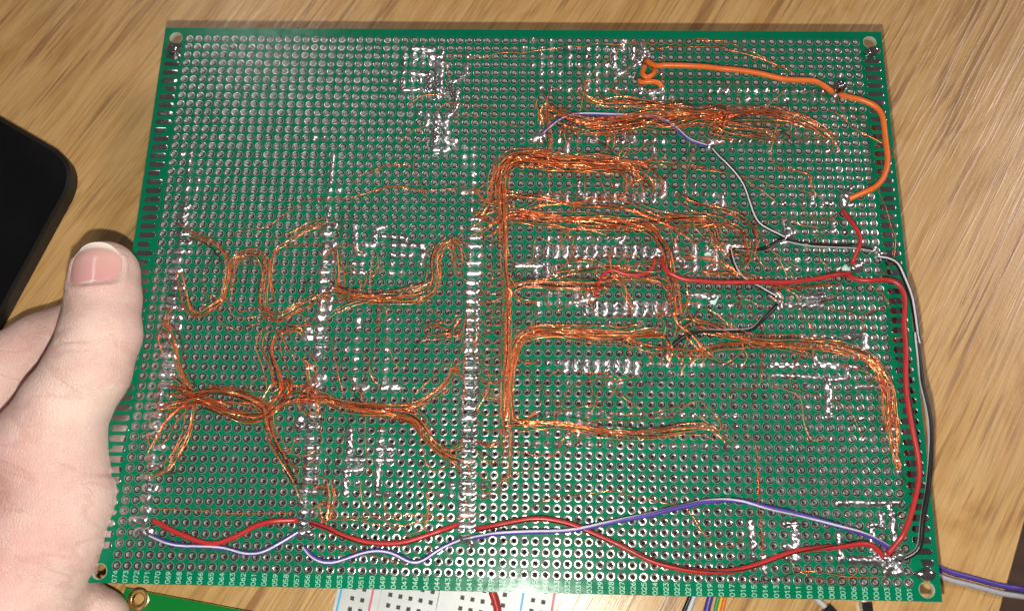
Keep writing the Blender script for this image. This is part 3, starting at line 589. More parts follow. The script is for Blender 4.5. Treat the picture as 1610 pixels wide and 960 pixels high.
# upper right harness
bundle('C 60,560 170,630 280,660 450,652 650,622 780,625 900,617 1108,610 D 120,535 300,515 450,542 550,582 640,640', 18, 1.9, .7, 1.1, fan=9)
bundle('C 380,545 500,530 650,545 800,560 950,585 1108,600 D 100,570 300,612 420,626', 11, 1.6, .7, 1.1)
bundle('C 200,640 400,650 650,630 800,640 950,600 1108,640 D 60,600 140,625', 8, 2.2, .7, 1.0)
bundle('C 20,490 8,560 60,570 220,575', 2, .6); bundle('C 80,500 75,640 95,760 75,850', 4, 1.2); bundle('C 430,680 440,780 380,850 250,870', 3, 1.2); bundle('C 250,470 330,520 420,540 560,555', 4, 1.0)
for s in ('D 0,465 100,460 200,470 320,500 500,500 640,500 720,530 800,595 900,650 970,690 975,722 950,740', 'D 380,470 385,560 370,650 360,720 400,780 540,815 565,880 600,920', 'D 0,135 150,155 280,210 360,250 480,310',
          'C 500,165 800,180 950,155 1108,180 D 130,185 250,215 330,240 430,275', 'C 700,205 900,205 1108,213 D 100,180 280,225 400,270', 'B 545,230 640,210 800,200 960,188 C 200,205 450,190 640,180 700,185', 'C 600,200 560,320 500,390 440,440', 'C 700,190 740,220 755,290 740,400',
          'B 190,465 280,415 380,410', 'B 320,520 370,470 420,455 520,470 610,480 640,560 760,575', 'B 420,525 560,520', 'B 155,655 210,600 280,570', 'B 0,800 100,765 210,765', 'B 230,720 225,780 260,860 300,950', 'B 0,890 150,875 300,895 480,880 600,910 900,945 960,950',
          'B 620,700 640,850', 'A 870,945 1100,930 1280,885 B 150,880 280,900', 'A 1125,850 1215,800 1280,785', 'B 380,215 390,280 405,330', 'B 395,215 440,212 540,230', 'E 650,190 760,150 850,100 930,70', 'E 420,190 520,140 640,110 800,0', 'E 740,215 830,205 920,205', 'E 310,430 370,470 440,470',
          'E 430,470 450,520 520,540 605,518', 'E 440,540 520,580 600,558', 'E 400,500 400,580 480,635 580,610 640,560', 'E 490,310 560,292 620,320', 'E 520,940 580,880 640,880', 'E 780,770 740,720 720,640 800,640', 'F 270,510 262,380 285,240', 'F 300,250 300,330 270,370 300,320 340,345', 'F 280,470 310,540 300,640',
          'F 540,520 600,555 625,590 570,610', 'F 360,725 385,800 410,830 450,810', 'F 190,725 250,790 265,870 310,925', 'F 60,680 90,780 130,960', 'F 720,680 640,660 530,670', 'F 480,960 560,890 640,800', 'F 790,665 600,660', 'L 165,440 180,540 240,590 330,620 400,600', 'L 400,250 430,380 460,408 530,385', 'L 100,0 180,120 190,260 200,420',
          'L 40,580 200,582 400,580 560,590 660,560', 'L 0,600 150,600 300,625 430,600', 'L 260,500 270,580 330,600', 'L 40,700 200,735 380,770 445,740 430,650', 'L 60,660 20,620 5,610', 'L 320,670 380,650 420,630 470,520', 'K 255,598 400,608 560,622 700,622 850,618',
          'M 80,360 160,300 280,245 480,225 650,208 830,250 1050,295 1130,330 1230,480 1300,540 1400,545 N 110,500 185,440', 'N 480,590 540,680 700,745 850,745 940,700 950,640', 'N 540,685 700,690 900,720 1190,715', 'J 385,340 390,400 470,430 540,470 560,600 600,680 690,660', 'J 260,630 300,680 320,760 325,960 N 270,0 280,250 300,570', 'J 350,230 330,400 190,430 188,490',
          'J 40,480 120,570 180,640', 'H 430,0 480,20 580,55 600,120 640,160', 'H 0,15 200,50 330,75 410,105 520,120 600,140', 'H 230,50 310,110 420,180', 'H 930,110 960,200 1000,310', 'H 1000,310 1018,370 1005,470 950,550 880,605', 'H 880,600 940,640 975,700 970,715 860,745', 'H 680,200 690,260 750,230', 'H 545,205 580,250 610,250',
          'H 330,285 520,265 740,275', 'H 340,350 410,440 480,560', 'H 260,690 320,770 370,830', 'H 530,720 580,800 630,860', 'H 660,715 760,745 860,800 850,840', 'H 440,350 540,395 590,420', 'H 500,280 560,300 640,310', 'G 250,0 265,120 280,230', 'G 560,130 600,230', 'G 600,60 640,200', 'G 480,130 480,240', 'G 1110,0 1060,150 1075,310', 'G 700,100 707,240', 'G 810,120 812,230',
          'G 870,150 890,220', 'G 960,0 900,60', 'G 1182,90 1000,80 800,70', 'G 420,470 390,620', 'I 270,405 320,380 380,372', 'I 640,405 500,440 420,470 340,560 305,610 300,680', 'I 780,415 620,445 560,500 530,590 480,650', 'I 580,410 660,510 760,580 830,630', 'I 640,620 760,635 860,620 1000,590 1150,550', 'I 870,650 960,645 1050,590 1100,565',
          'I 740,290 720,140 700,60', 'I 640,40 660,110 650,170', 'I 500,660 560,700 620,720', 'I 390,690 420,740 460,790', 'I 620,640 640,690', 'I 830,240 850,290 880,315', 'C 160,490 155,590 200,610', 'C 720,700 650,780 500,800', 'C 905,690 900,780', 'C 960,700 940,780 880,860', 'C 500,870 700,860 900,890 1100,920', 'C 1000,470 1025,500', 'D 40,400 55,440', 'D 185,400 205,460', 'D 610,400 615,430', 'H 1100,860 1000,870'):
    wire(s)
for s in ('E 375,230 350,310 310,380 310,430', 'E 520,430 545,350 560,260', 'E 600,520 605,400 630,300', 'E 780,500 830,420 870,340', 'E 980,170 1080,50', 'F 160,0 90,150', 'F 150,380 148,250', 'F 250,560 210,650', 'F 300,480 295,700 250,850 200,960', 'F 515,670 470,760 440,830', 'F 150,700 90,900', 'I 270,402 232,470 220,580 235,680', 'I 740,680 760,500 810,460 960,430',
          'I 490,390 510,500 560,580 620,640', 'I 480,60 465,140', 'D 290,430 200,500', 'D 480,420 390,480 300,500', 'D 610,440 540,520 480,530', 'G 1000,90 930,160', 'G 1182,0 1075,120', 'J 360,220 330,330 300,430 290,600', 'J 800,600 850,560', 'H 970,700 900,745 840,750', 'N 170,700 240,745 380,735 540,690', 'N 280,250 295,500', 'L 180,60 60,420 110,560', 'L 435,440 440,560', 'L 30,130 5,300',
          'K 1000,380 1005,460', 'C 780,690 740,780', 'C 920,790 780,930', 'F 640,440 690,250', 'H 640,690 780,660'):
    wire(s, 'copper_shaded', 1.1)  # thin strands whose shade is painted into the copper colour
# short curls from the third header row to the trunk
for k in range(17):
    y = 290 + k * 40.5 + rng.uniform(-6, 6)
    wire('F %.0f,%.0f %.0f,%.0f %.0f,%.0f %.0f,%.0f' % (815, y, 845 + rng.uniform(-8, 8), y + 32, 890, y + 42 + rng.uniform(-8, 6), 945, y + rng.uniform(-10, 20)), rng.choice(['copper', 'copper_lit', 'copper_lit']), 1.1)
for k in range(8):
    y = 20 + k * 62 + rng.uniform(-8, 8)
    wire('L %.0f,%.0f %.0f,%.0f %.0f,%.0f' % (625, y, 670, y + 40, 742, y + rng.uniform(20, 40)), None, 1.0)

# stray strands between joints, loose over the right half
k = 0
for _ in range(900):
    a, c = JP[rng.integers(len(JP))], JP[rng.integers(len(JP))]; L = np.linalg.norm(a - c)
    if k >= 95: break
    if not (7 < L < 30) or min(a[0], c[0]) < (-12 if k < 70 else -90) or max(a[1], c[1]) < -55: continue
    k += 1; nrm_ = np.array([-(c - a)[1], (c - a)[0]]) / L; b1, b2 = rng.normal(0, .16, 2) * L
    S = spline([a, a + (c - a) * .33 + nrm_ * b1, a + (c - a) * .67 + nrm_ * b2, c], .9); n = len(S); zz = .6 + np.sin(np.linspace(0, math.pi, n)) * rng.uniform(.4, 2.2)
    b = MB(); b.tube(np.column_stack([S, zz]), .075, 5); b.build('copper_wire', M[rng.choice(['copper', 'copper_lit', 'copper', 'copper_shaded'])], board)

# ------------------------------------------------------------------ insulated wires
def insulated(name, s, colour, stripe, z=1.5, r=.72, phase=1.2, label=None, zs=None, turn=.6, parent=board, bare=True):
    P2 = spline(thin(pts(s, z), 3.0 if len(s) > 90 else .9), .9) if isinstance(s, str) else s
    if len(P2) > 9:
        for _ in range(6 if len(s) > 90 else 1): P2[1:-1] = (P2[:-2] + 2 * P2[1:-1] + P2[2:]) / 4
    n = len(P2)
    if P2.shape[1] == 2:
        t_ = np.linspace(0, 1, n); lift = np.clip(np.minimum(t_, 1 - t_) * n * .9 / 5, 0, 1)
        zz = .9 + (z - .4 + .35 * np.abs(wob(n, 18, 1))) * lift
        P2 = P2 + np.stack([wob(n, 8, .13), wob(n, 8, .13)], 1) * lift[:, None]; P3 = np.column_stack([P2, zz])
    else: P3 = P2
    b = MB(); b.tube(P3, r, 12); w = b.build(name, M[colour], parent)
    if label: w['label'] = label
    if stripe:
        sb = MB(); hw = .36 if stripe != 'black' else .26; ph = np.interp(np.linspace(0, 1, n), np.linspace(0, 1, len(phase)), phase) if isinstance(phase, tuple) else phase
        sb.tube(P3, r * 1.035, 4, False, -hw, hw, twist=ph + wob(n, 30, turn)); sb.build('stripe', M[stripe], w)
    return w
insulated('orange_wire', 'C 655,258 680,285 698,312 730,326 800,322 950,322 1108,332 D 150,285 300,310 420,340 560,345 640,360 680,385', 'orange', None, 2.6, 0.73, label='orange insulated wire from the solder cluster to the far corner joint')
insulated('orange_wire', 'C 700,312 700,340 682,368 655,386 634,362 632,332 648,296', 'orange', None, 2.2, 0.70); insulated('orange_wire', 'C 612,380 618,402 650,404 690,404 728,408 742,424', 'orange', None, 1.6, 0.70)
insulated('orange_wire', 'D 715,395 740,412 800,440 880,480 916,530 930,640 942,740 925,820 870,885 755,928', 'orange', None, 2.6, 0.74, label='orange insulated wire curving along the edge pads')
insulated('red_wire', 'H 755,215 790,280 825,340 830,400 805,490', 'red', None, 2.0, 0.56); insulated('red_wire', 'G 540,830 548,790 582,712 630,680 700,706 790,716 850,695 882,650 880,610', 'red', None, 1.0, 0.48)
insulated('red_wire', 'G 930,600 945,680 1000,716 1060,740 1182,751 H 180,595 400,597 560,581 700,556 800,535', 'red', 'black', 2.2, 0.61, -.5, turn=.15, label='red insulated wire with black stripe crossing from the copper trunk')
insulated('red_wire', 'H 780,540 800,568 840,581 1000,580 1045,610 1058,680 1060,900 J 1057,150 1062,350 1072,470 1092,610 1117,720 1135,830 1122,930 N 1342,160 1292,350 1222,500 1170,568', 'red', 'black', 2.6, 0.64, -.7, turn=.5, label='long red insulated wire running down beside the edge pads')
insulated('red_wire', 'K 245,652 350,700 460,742 530,748 620,715 700,674 780,655 870,650', 'red', 'black', 1.6, 0.62, 4.4, turn=.5, label='red wire with black stripe sagging between the first two header rows')
insulated('red_wire', 'K 925,662 1000,685 L 100,660 200,688 320,692 420,665 555,615', 'red', 'black', 1.6, 0.62, 1.5, turn=.6); insulated('red_wire', 'L 625,634 720,620 808,603 M 80,383 180,380 300,397 420,432 540,485 680,547 800,605 920,660 1050,690 1200,710 1400,710 N 150,670 330,615 520,550 700,525 880,515 1000,490 1055,492 1100,525 1140,590', 'red', 'black', 2.0, 0.62, 1.3, turn=.8, label='longest red wire with black stripe along the numbered edge')
insulated('purple_wire', 'K 232,715 330,752 450,765 560,772 650,794 720,790 780,760 870,700', 'purple', 'white', 1.5, 0.52, 1.5, turn=.25); insulated('purple_wire', 'K 895,765 950,825 1015,840 L 60,772 150,737 230,716 300,727 350,762 400,772 440,750 500,705 560,678', 'purple', 'white', 1.5, 0.52, 1.6, turn=.5)
insulated('purple_wire', 'L 610,668 700,655 808,648 M 150,466 300,460 450,445 600,412 750,380 900,345 1050,312 1200,285 1400,268 N 150,222 300,240 480,280 650,325 850,385 1000,430 1080,465 1195,530', 'purple', 'white', 2.4, 0.56, 1.3, turn=.5, label='longest purple wire with white stripe arching along the numbered edge')
insulated('purple_wire', 'C 50,700 100,655 160,615 230,592 330,590 480,598 640,605 740,622 790,650 840,690 880,745 930,782 1000,775', 'purple', 'white', .7, 0.45, 1.4, turn=.5, label='purple wire with white stripe passing under the copper harness')
insulated('black_wire', 'C 1040,785 1075,840 D 110,740 185,820 225,880 250,960 H 280,140 300,220 320,285 370,322 460,355', 'black', 'white', 1.6, 0.47, 1.8, turn=.1, label='black wire with broad white stripe running down from the harness'); insulated('black_wire', 'H 190,415 260,430 340,432 400,405 450,365', 'black', 'grey', 1.4, 0.50, 2.9, turn=.2)
insulated('black_wire', 'H 470,370 560,400 640,408 780,412 905,420', 'black', 'white', 1.6, 0.52, 2.75, turn=.2); insulated('black_wire', 'H 940,450 1010,473 1045,510 1065,590 1090,680 1110,780 1125,920 J 1105,120 1130,260 1150,400 1180,560 1190,650 1185,800 1172,940 N 1430,100 1400,250 1380,400 1385,480 1365,560 1330,600 1250,605', 'black', 'white', 2.4, 0.61, (1.7, 1.5, 1.9, 3.0, 2.7, 3.3, 3.1), turn=.1, label='long black wire with white stripe hanging over the board edge')
insulated('black_wire', 'H 188,420 195,470 202,505 230,552 300,597 415,655', 'black', 'white', 1.4, 0.44, 1.6, turn=.2); insulated('black_wire', 'H 425,695 350,780 290,830 200,835 80,835 0,845 I 1100,160 1050,190 1000,220 975,252', 'black', 'grey', 1.4, 0.54, 2.6, turn=.4)

# ================================================================== the hand
def build_hand():
    def px3(u, v, z): return pix(u, v, z)
    TH = [(166, 431, 6.5, 8.3), (163, 470, 7.5, 8.7), (158, 525, 8.5, 9.4), (138, 582, 8.5, 9.8), (100, 642, 7, 10.4), (72, 706, 4, 13.0)]
    THEN = [(72, 720, 3, 13.2), (86, 784, 2, 13.7), (60, 850, 1, 15.0), (16, 930, -1, 17.2), (-40, 1020, -2, 20), (-170, 1240, -3, 23)]
    PALM = [(-60, 660, -8, 13), (-120, 820, -8, 15), (-130, 1000, -6, 20)]
    IDX = [(-130, 690, -6, 12), (-30, 612, -7.5, 11), (70, 548, -9, 9.4), (160, 505, -11, 8.2), (300, 470, -11.5, 7.6)]
    MID = [(-110, 760, -9, 11), (70, 690, -11.5, 9), (200, 655, -11.5, 8), (340, 640, -11.5, 7.6)]
    RNG = [(-90, 840, -9, 11), (90, 790, -11.5, 8.8), (220, 770, -11.5, 7.8), (330, 765, -11.5, 7.4)]
    PIN = [(-60, 960, -8, 12), (60, 950, -10, 10), (118, 968, -12, 9), (150, 975, -12.5, 8)]
    def chain(X, L):
        d = None
        P = [(px3(u, v, z), r) for u, v, z, r in L]
        for (a, ra), (b_, rb) in zip(P[:-1], P[1:]):
            ab = b_ - a; t_ = np.clip(((X - a) @ ab) / (ab @ ab), 0, 1); t_ = t_
            q = np.linalg.norm(X - a - t_[..., None] * ab, axis=-1) - (ra + (rb - ra) * t_)
            d = q if d is None else smin(d, q, 1.5)
        return d
    def smin(a, b_, k):
        h = np.clip(.5 + .5 * (b_ - a) / k, 0, 1); return b_ * (1 - h) + a * h - k * h * (1 - h)
    tipc = px3(166, 431, 6.5); ip = px3(158, 525, 8.5); ax = tipc - ip; ax /= np.linalg.norm(ax)
    nn = np.array([.07, -.05, 1.0]); nn -= ax * (nn @ ax); nn /= np.linalg.norm(nn); bb = np.cross(ax, nn); bb = -bb if bb[0] < 0 else bb
    NT0 = (px3(157, 419, 14) - tipc) @ ax; NCn = tipc + ax * NT0 + nn * 8.4        # middle of the nail
    def nail_coords(X):
        D = X - tipc; u_, w_ = D @ bb, D @ nn; return np.arctan2(u_, w_) * 8.4, D @ ax - NT0, w_
    def nail_q(s, t_):                  # <1 inside the nail outline
        tt = np.where(t_ > 0, t_ / 6.9, t_ / 5.6); return (np.abs(s / 6.8) ** 2.6 + np.abs(tt) ** 2.6) ** (1 / 2.6)
    def sdf(X, nail=True):
        th = chain(X, TH); d = smin(th, chain(X, THEN), 4)
        palm = chain(X, PALM); fing = smin(chain(X, IDX), palm, 6); fing = smin(fing, chain(X, MID), 2.0); fing = smin(fing, chain(X, RNG), 2.0); fing = smin(fing, chain(X, PIN), 2.0)
        d = smin(d, fing, 4.5)
        # flat top of the nail phalanx and the fold of skin round the nail
        s, t_, h = nail_coords(X); q = nail_q(s, t_)
        w = (h > 1)
        d = d + w * (.45 * np.clip((1.02 - q) * 6, 0, 1) - .48 * np.exp(-((q - 1.15) / .10) ** 2) * (t_ < 4.0)) * (th < 4)
        # creases over the thumb joint and across the ball of the thumb
        for (u0, v0, u1, v1, dep, wd_) in ((100, 548, 190, 540, .32, .5), (108, 560, 175, 556, .25, .45), (92, 530, 140, 524, .2, .4), (150, 660, 182, 632, .5, .7), (128, 742, 184, 722, .45, .8), (140, 838, 192, 826, .3, .5), (120, 870, 186, 850, .25, .5), (150, 800, 192, 786, .22, .45)):
            a = px3(u0, v0, 12)[:2]; c = px3(u1, v1, 12)[:2]; ab = c - a; L2 = ab @ ab; t2 = np.clip(((X[..., :2] - a) @ ab) / L2, 0, 1)
            dist = np.linalg.norm(X[..., :2] - a - t2[..., None] * ab, axis=-1)
            d = d + (X[..., 2] > -2) * 1.7 * dep * np.exp(-(dist / wd_) ** 2) * np.sin(np.clip(t2, .02, .98) * math.pi) ** .5
        return d
    st = .75; lo = np.array([-168., -150., -20.6]); hi = np.array([-52., 22., 22.])
    xs, ys, zs = [np.arange(lo[i], hi[i] + st, st) for i in range(3)]
    G = np.empty((len(xs), len(ys), len(zs)))
    for i in range(0, len(xs), 16):
        X = np.stack(np.meshgrid(xs[i:i + 16], ys, zs, indexing='ij'), -1); G[i:i + 16] = sdf(X)
    G[0] = np.maximum(G[0], .3); G[:, 0] = np.maximum(G[:, 0], .3); G[:, :, 0] = np.maximum(G[:, :, 0], .3); G[-1] = np.maximum(G[-1], .3); G[:, -1] = np.maximum(G[:, -1], .3)
    # naive surface nets
    sgn = G < 0; c0 = np.zeros(tuple(n - 1 for n in G.shape), int)
    offs = [(i, j, k) for i in (0, 1) for j in (0, 1) for k in (0, 1)]
    def sub(A, o): return A[o[0]:A.shape[0] - 1 + o[0], o[1]:A.shape[1] - 1 + o[1], o[2]:A.shape[2] - 1 + o[2]]
    cnt_ = sum(sub(sgn, o).astype(int) for o in offs); act = (cnt_ > 0) & (cnt_ < 8); idx = -np.ones(act.shape, int); ids = np.argwhere(act); idx[act] = np.arange(len(ids))
    acc = np.zeros((len(ids), 3)); num = np.zeros(len(ids))
    for a in range(8):
        for ax_ in range(3):
            o = offs[a]
            if o[ax_]: continue
            o2 = list(o); o2[ax_] = 1
            ga = sub(G, o)[act]; gb = sub(G, o2)[act]; cr = (ga < 0) != (gb < 0); t_ = np.where(cr, ga / np.where(cr, ga - gb, 1), 0)
            p = np.array(o, float)[None] + np.zeros((len(ids), 3)); p[:, ax_] += t_; acc += p * cr[:, None]; num += cr
    V = lo + (ids + acc / num[:, None]) * st
    Fq = []
    for ax_ in range(3):
        u, w = [(1, 2), (2, 0), (0, 1)][ax_]
        sl = [slice(None)] * 3; sl[ax_] = slice(0, -1); s2 = [slice(None)] * 3; s2[ax_] = slice(1, None)
        A, B_ = sgn[tuple(sl)], sgn[tuple(s2)]; e = np.argwhere(A != B_)
        e = e[(e[:, u] > 0) & (e[:, w] > 0) & (e[:, u] < sgn.shape[u] - 1) & (e[:, w] < sgn.shape[w] - 1)]
        def at(du, dw): q = e.copy(); q[:, u] -= du; q[:, w] -= dw; return idx[q[:, 0], q[:, 1], q[:, 2]]
        q = np.stack([at(1, 1), at(0, 1), at(0, 0), at(1, 0)], 1); inside = A[e[:, 0], e[:, 1], e[:, 2]]; q[~inside] = q[~inside][:, ::-1]; Fq.append(q)
    Fq = np.concatenate(Fq)
    # settle the vertices on the surface
    for it in range(2):
        d = sdf(V); gr = np.stack([(sdf(V + np.eye(3)[i] * .05) - sdf(V - np.eye(3)[i] * .05)) / .1 for i in range(3)], 1); inn = (V > lo + 1).all(1) & (V < hi - 1).all(1)
        V -= np.where(inn[:, None], gr * (d / ((gr ** 2).sum(1) + 1e-6))[:, None].clip(-.4, .4), 0)
    hand = obj('hand', mesh('hand', V, Fq, M['skin']))
    setp(hand, 'bare left hand gripping the short edge of the perforated board, thumb on top', 'hand')
    # nail plate: laid on the thumb tip
    NS, NT_ = 25, 25; S = np.zeros((NS, NT_, 3)); tt = np.linspace(-1, 1, NT_)
    for i in range(NS):
        for j in range(NT_):
            x, y = -1 + 2 * i / (NS - 1), tt[j]
            r_ = max(abs(x), abs(y)); n_ = (abs(x) ** 2.6 + abs(y) ** 2.6) ** (1 / 2.6)
            if n_ > 1e-6: x, y = x * r_ / n_, y * r_ / n_
            fi = x * 6.8 / 8.4; ta = y * (6.9 if y > 0 else 5.6) + NT0; r0 = 8.3 + max(0, -ta) * .06
            rr = math.sqrt(max(r0 * r0 - max(0, ta) ** 2, 0)) if ta > 0 else r0; rr = max(rr, r0 * (.93 - .05 * max(0, ta) / 6))
            S[i, j] = tipc + ax * ta + (bb * math.sin(fi) + nn * math.cos(fi)) * (rr + .10)
    Q = S.reshape(-1, 3).copy()
    Fn = [(i * NT_ + j, (i + 1) * NT_ + j, (i + 1) * NT_ + j + 1, i * NT_ + j + 1) for i in range(NS - 1) for j in range(NT_ - 1)]
    n0 = len(Q); Vn = np.concatenate([Q, Q - nn * .45])
    per = [i * NT_ for i in range(NS)] + [(NS - 1) * NT_ + j for j in range(1, NT_)] + [i * NT_ + NT_ - 1 for i in range(NS - 2, -1, -1)] + [j for j in range(NT_ - 2, 0, -1)]
    Fn += [(per[k], per[(k + 1) % len(per)], per[(k + 1) % len(per)] + n0, per[k] + n0) for k in range(len(per))]
    mn = mat('nail', (.72, .36, .34), .2, Coat_Weight=.5, Coat_Roughness=.12); t2 = NT(mn)
    mp = t2.n('ShaderNodeVectorMath', operation='SUBTRACT'); tc = t2.n('ShaderNodeTexCoord'); t2.l(tc.outputs['Object'], mp.inputs[0]); mp.inputs[1].default_value = Vector(NCn * MM)
    da = t2.n('ShaderNodeVectorMath', operation='DOT_PRODUCT'); t2.l(mp.outputs[0], da.inputs[0]); da.inputs[1].default_value = Vector(ax / 14 / MM)
    db = t2.n('ShaderNodeVectorMath', operation='DOT_PRODUCT'); t2.l(mp.outputs[0], db.inputs[0]); db.inputs[1].default_value = Vector(bb / 14 / MM)
    sq = t2.n('ShaderNodeMath', operation='MULTIPLY'); t2.l(db.outputs['Value'], sq.inputs[0]); t2.l(db.outputs['Value'], sq.inputs[1])
    s9 = t2.n('ShaderNodeMath', operation='MULTIPLY_ADD'); t2.l(sq.outputs[0], s9.inputs[0]); s9.inputs[1].default_value = .75; t2.l(da.outputs['Value'], s9.inputs[2])
    s3 = t2.n('ShaderNodeMath', operation='ADD'); t2.l(s9.outputs[0], s3.inputs[0]); s3.inputs[1].default_value = .5
    t2.l(t2.ramp(s3.outputs[0], [(.0, (.80, .62, .58)), (.16, (.80, .60, .56)), (.22, (.70, .36, .35)), (.55, (.74, .40, .37)), (.86, (.76, .47, .41)), (.90, (.86, .74, .64)), (1, (.88, .78, .68))]), t2.b.inputs['Base Color'])
    t2.b.inputs['Subsurface Weight'].default_value = .2; t2.b.inputs['Subsurface Radius'].default_value = (1, .4, .3); t2.b.inputs['Subsurface Scale'].default_value = .001
    t2.bump(t2.noise(t2.coord((900, 60, 60), 0), 1, 2), .08, .0002)
    nl = obj('thumbnail', mesh('thumbnail', Vn, Fn, mn), hand)
build_hand()

# ================================================================== things on the table
# black device with a rounded corner
md = mat('black_device_glass', (.003, .003, .004), .2); t = NT(md); t.l(t.ramp(t.noise(t.coord(), 70, 4), [(.35, g(.14)), (.7, g(.3))]), t.b.inputs['Roughness'])
dz = TZ + 5.5
A_, B_, C_ = pix(0, 185, TZ + 1)[:2], pix(138, 265, TZ + 1)[:2], pix(0, 518, TZ + 1)[:2]
d1 = (A_ - B_) / np.linalg.norm(A_ - B_); d2 = (C_ - B_) / np.linalg.norm(C_ - B_)
cornr = [B_, B_ + d2 * 150, B_ + d2 * 150 + d1 * 76, B_ + d1 * 76]
def rounded(poly, r, n=10):
    out = []; k = len(poly)
    for i in range(k):
        p, a, c = poly[i], poly[i - 1], poly[(i + 1) % k]; u = (a - p) / np.linalg.norm(a - p); w = (c - p) / np.linalg.norm(c - p)
        s_, e_ = p + u * r, p + w * r
        for q in np.linspace(0, 1, n): out.append((1 - q) ** 2 * s_ + 2 * q * (1 - q) * (p * .85 + (s_ + e_) / 2 * .15) + q * q * e_)
    return np.array(out)
pl = rounded([np.array(x) for x in cornr], 10)
area = sum(pl[i][0] * pl[(i + 1) % len(pl)][1] - pl[(i + 1) % len(pl)][0] * pl[i][1] for i in range(len(pl)))
if area < 0: pl = pl[::-1]
dev = empty('tablet_device', (0, 0, 0)); setp(dev, 'black flat device with a rounded corner lying on the wooden table', 'device')
b = MB(); b.prism(pl, TZ + .02, dz - .5, .9); b.build('casing', mat('black_casing', (.004, .004, .004), .5), dev, smooth=False)
cc = pl.mean(0); b = MB(); b.prism(cc + (pl - cc) * .985, dz - .5, dz, .3); b.build('screen_glass', md, dev, smooth=False)
# small green circuit board with a gold-ringed mounting hole
gz = TZ + 4.0
gp0, gp1 = pix(203, 925, gz)[:2], pix(420, 966, gz)[:2]; gd = (gp1 - gp0) / np.linalg.norm(gp1 - gp0); gn = np.array([gd[1], -gd[0]])
g2 = empty('green_circuit_board', (*gp0, TZ)); setp(g2, 'bright green circuit board with a gold mounting ring, lying under the perforated board', 'circuit board')
L2, W2 = 95, 60; ring = pix(217, 942, gz)[:2] - gp0; hx, hy = ring @ gd, ring @ gn
gm = mat('bright_green_mask', (.004, .20, .03), .22); gold = mat('gold_plating', (.80, .58, .26), .25, 1.0)
b = MB(); n = 28; loc = lambda s_, t_: gd * s_ + gn * t_
corner = np.array([-1.5, 0.0]); out = []; xa, xb, ya, yb = -1.0, 6.5, 0.0, 7.5
ringp = [(hx + 1.6 * math.cos(2 * math.pi * k / n), hy + 1.6 * math.sin(2 * math.pi * k / n)) for k in range(n)]
for k in range(n):
    a = 2 * math.pi * k / n; dx, dy = math.cos(a), math.sin(a)
    tx = (xb - hx) / dx if dx > 1e-9 else (xa - hx) / dx if dx < -1e-9 else 1e9; ty = (yb - hy) / dy if dy > 1e-9 else (ya - hy) / dy if dy < -1e-9 else 1e9
    out.append([hx + dx * min(tx, ty), hy + dy * min(tx, ty)])
for cx, cy in ((xa, ya), (xa, yb), (xb, ya), (xb, yb)):
    k = min(range(n), key=lambda k: (out[k][0] - cx) ** 2 + (out[k][1] - cy) ** 2); out[k] = [cx, cy]
zt = gz - TZ; 
def P3(P, z): return [(*loc(x, y), z) for x, y in P]
for z, rev in ((zt, 0), (zt - 1.6, 1)):
    f = [(k, (k + 1) % n, n + (k + 1) % n, n + k) for k in range(n)]; b.add(P3(ringp + out, z), [q[::-1] for q in f] if rev else f)
    for (x0, x1, y0, y1) in ((xb, L2, ya, yb), (xa, L2, yb, W2)): b.add(P3([(x0, y0), (x1, y0), (x1, y1), (x0, y1)], z), [(0, 1, 2, 3)])
b.add(P3([(xa, ya), (L2, ya), (L2, W2), (xa, W2)], zt) + P3([(xa, ya), (L2, ya), (L2, W2), (xa, W2)], zt - 1.6), [(k, (k + 1) % 4, 4 + (k + 1) % 4, 4 + k) for k in range(4)])
b.build('board_plate', gm, g2, smooth=False)
b = MB(); prof = [(2.75, zt + .02), (2.65, zt + .08), (1.75, zt + .09), (1.55, zt), (1.55, zt - 1.6)]
b.add([(*loc(hx + r * math.cos(2 * math.pi * k / n), hy + r * math.sin(2 * math.pi * k / n)), z) for r, z in prof for k in range(n)], [(i * n + k, i * n + (k + 1) % n, (i + 1) * n + (k + 1) % n, (i + 1) * n + k) for i in range(4) for k in range(n)]); b.build('mounting_ring', gold, g2)
for lx, ly in ((20, 20), (80, 20), (20, 50), (80, 50)):
    b = MB(); b.prism([loc(lx, ly) + 1.5 * np.array([math.cos(a), math.sin(a)]) for a in np.linspace(0, 2 * math.pi, 12, endpoint=False)], .01, zt - 1.6); b.build('rubber_foot', M['black'], g2)
# solderless breadboard
bz = TZ + 8.5
o0 = pix(520 + 55 / 4.237, 900 + 180 / 4.237, bz)[:2]; ra, rb_ = pix(520 + 385 / 4.237, 900 + 152 / 4.237, bz)[:2], pix(520 + 1046 / 4.237, 900 + 209 / 4.237 + 4, bz)[:2]
rd = pix(520 + 647 / 4.237, 900 + 203 / 4.237, bz)[:2] - ra; rd /= np.linalg.norm(rd)
bb_ = empty('breadboard', (*o0, TZ)); bb_.rotation_euler[2] = math.atan2(rd[1], rd[0])
setp(bb_, 'white solderless breadboard with blue and red rail lines, half under the perforated board', 'breadboard')
mw = plastic('white_plastic', (.58, .60, .60), .4); mdk = mat('dark_contact', (.035, .03, .028), .6)
cols = [3.1, 5.64] + [12.2 + 2.54 * k for k in range(5)] + [29.8 + 2.54 * k for k in range(5)] + [47, 49.54]
y_top, y_bot = 50, -115; HB = 8.5
y0r = 1.0
rows = [y0r + 2.54 * k for k in range(int((y_bot - y0r) / 2.54) + 1, int((y_top - y0r) / 2.54))]
xsb = [-1.0]; 
for c in cols: xsb += [c - .5, c + .5]
xsb.append(53.0); ysb = [y_bot]
for r in rows: ysb += [r - .5, r + .5]
ysb.append(y_top)
body = MB(); wells = MB()
GUT = (23.9, 28.3)
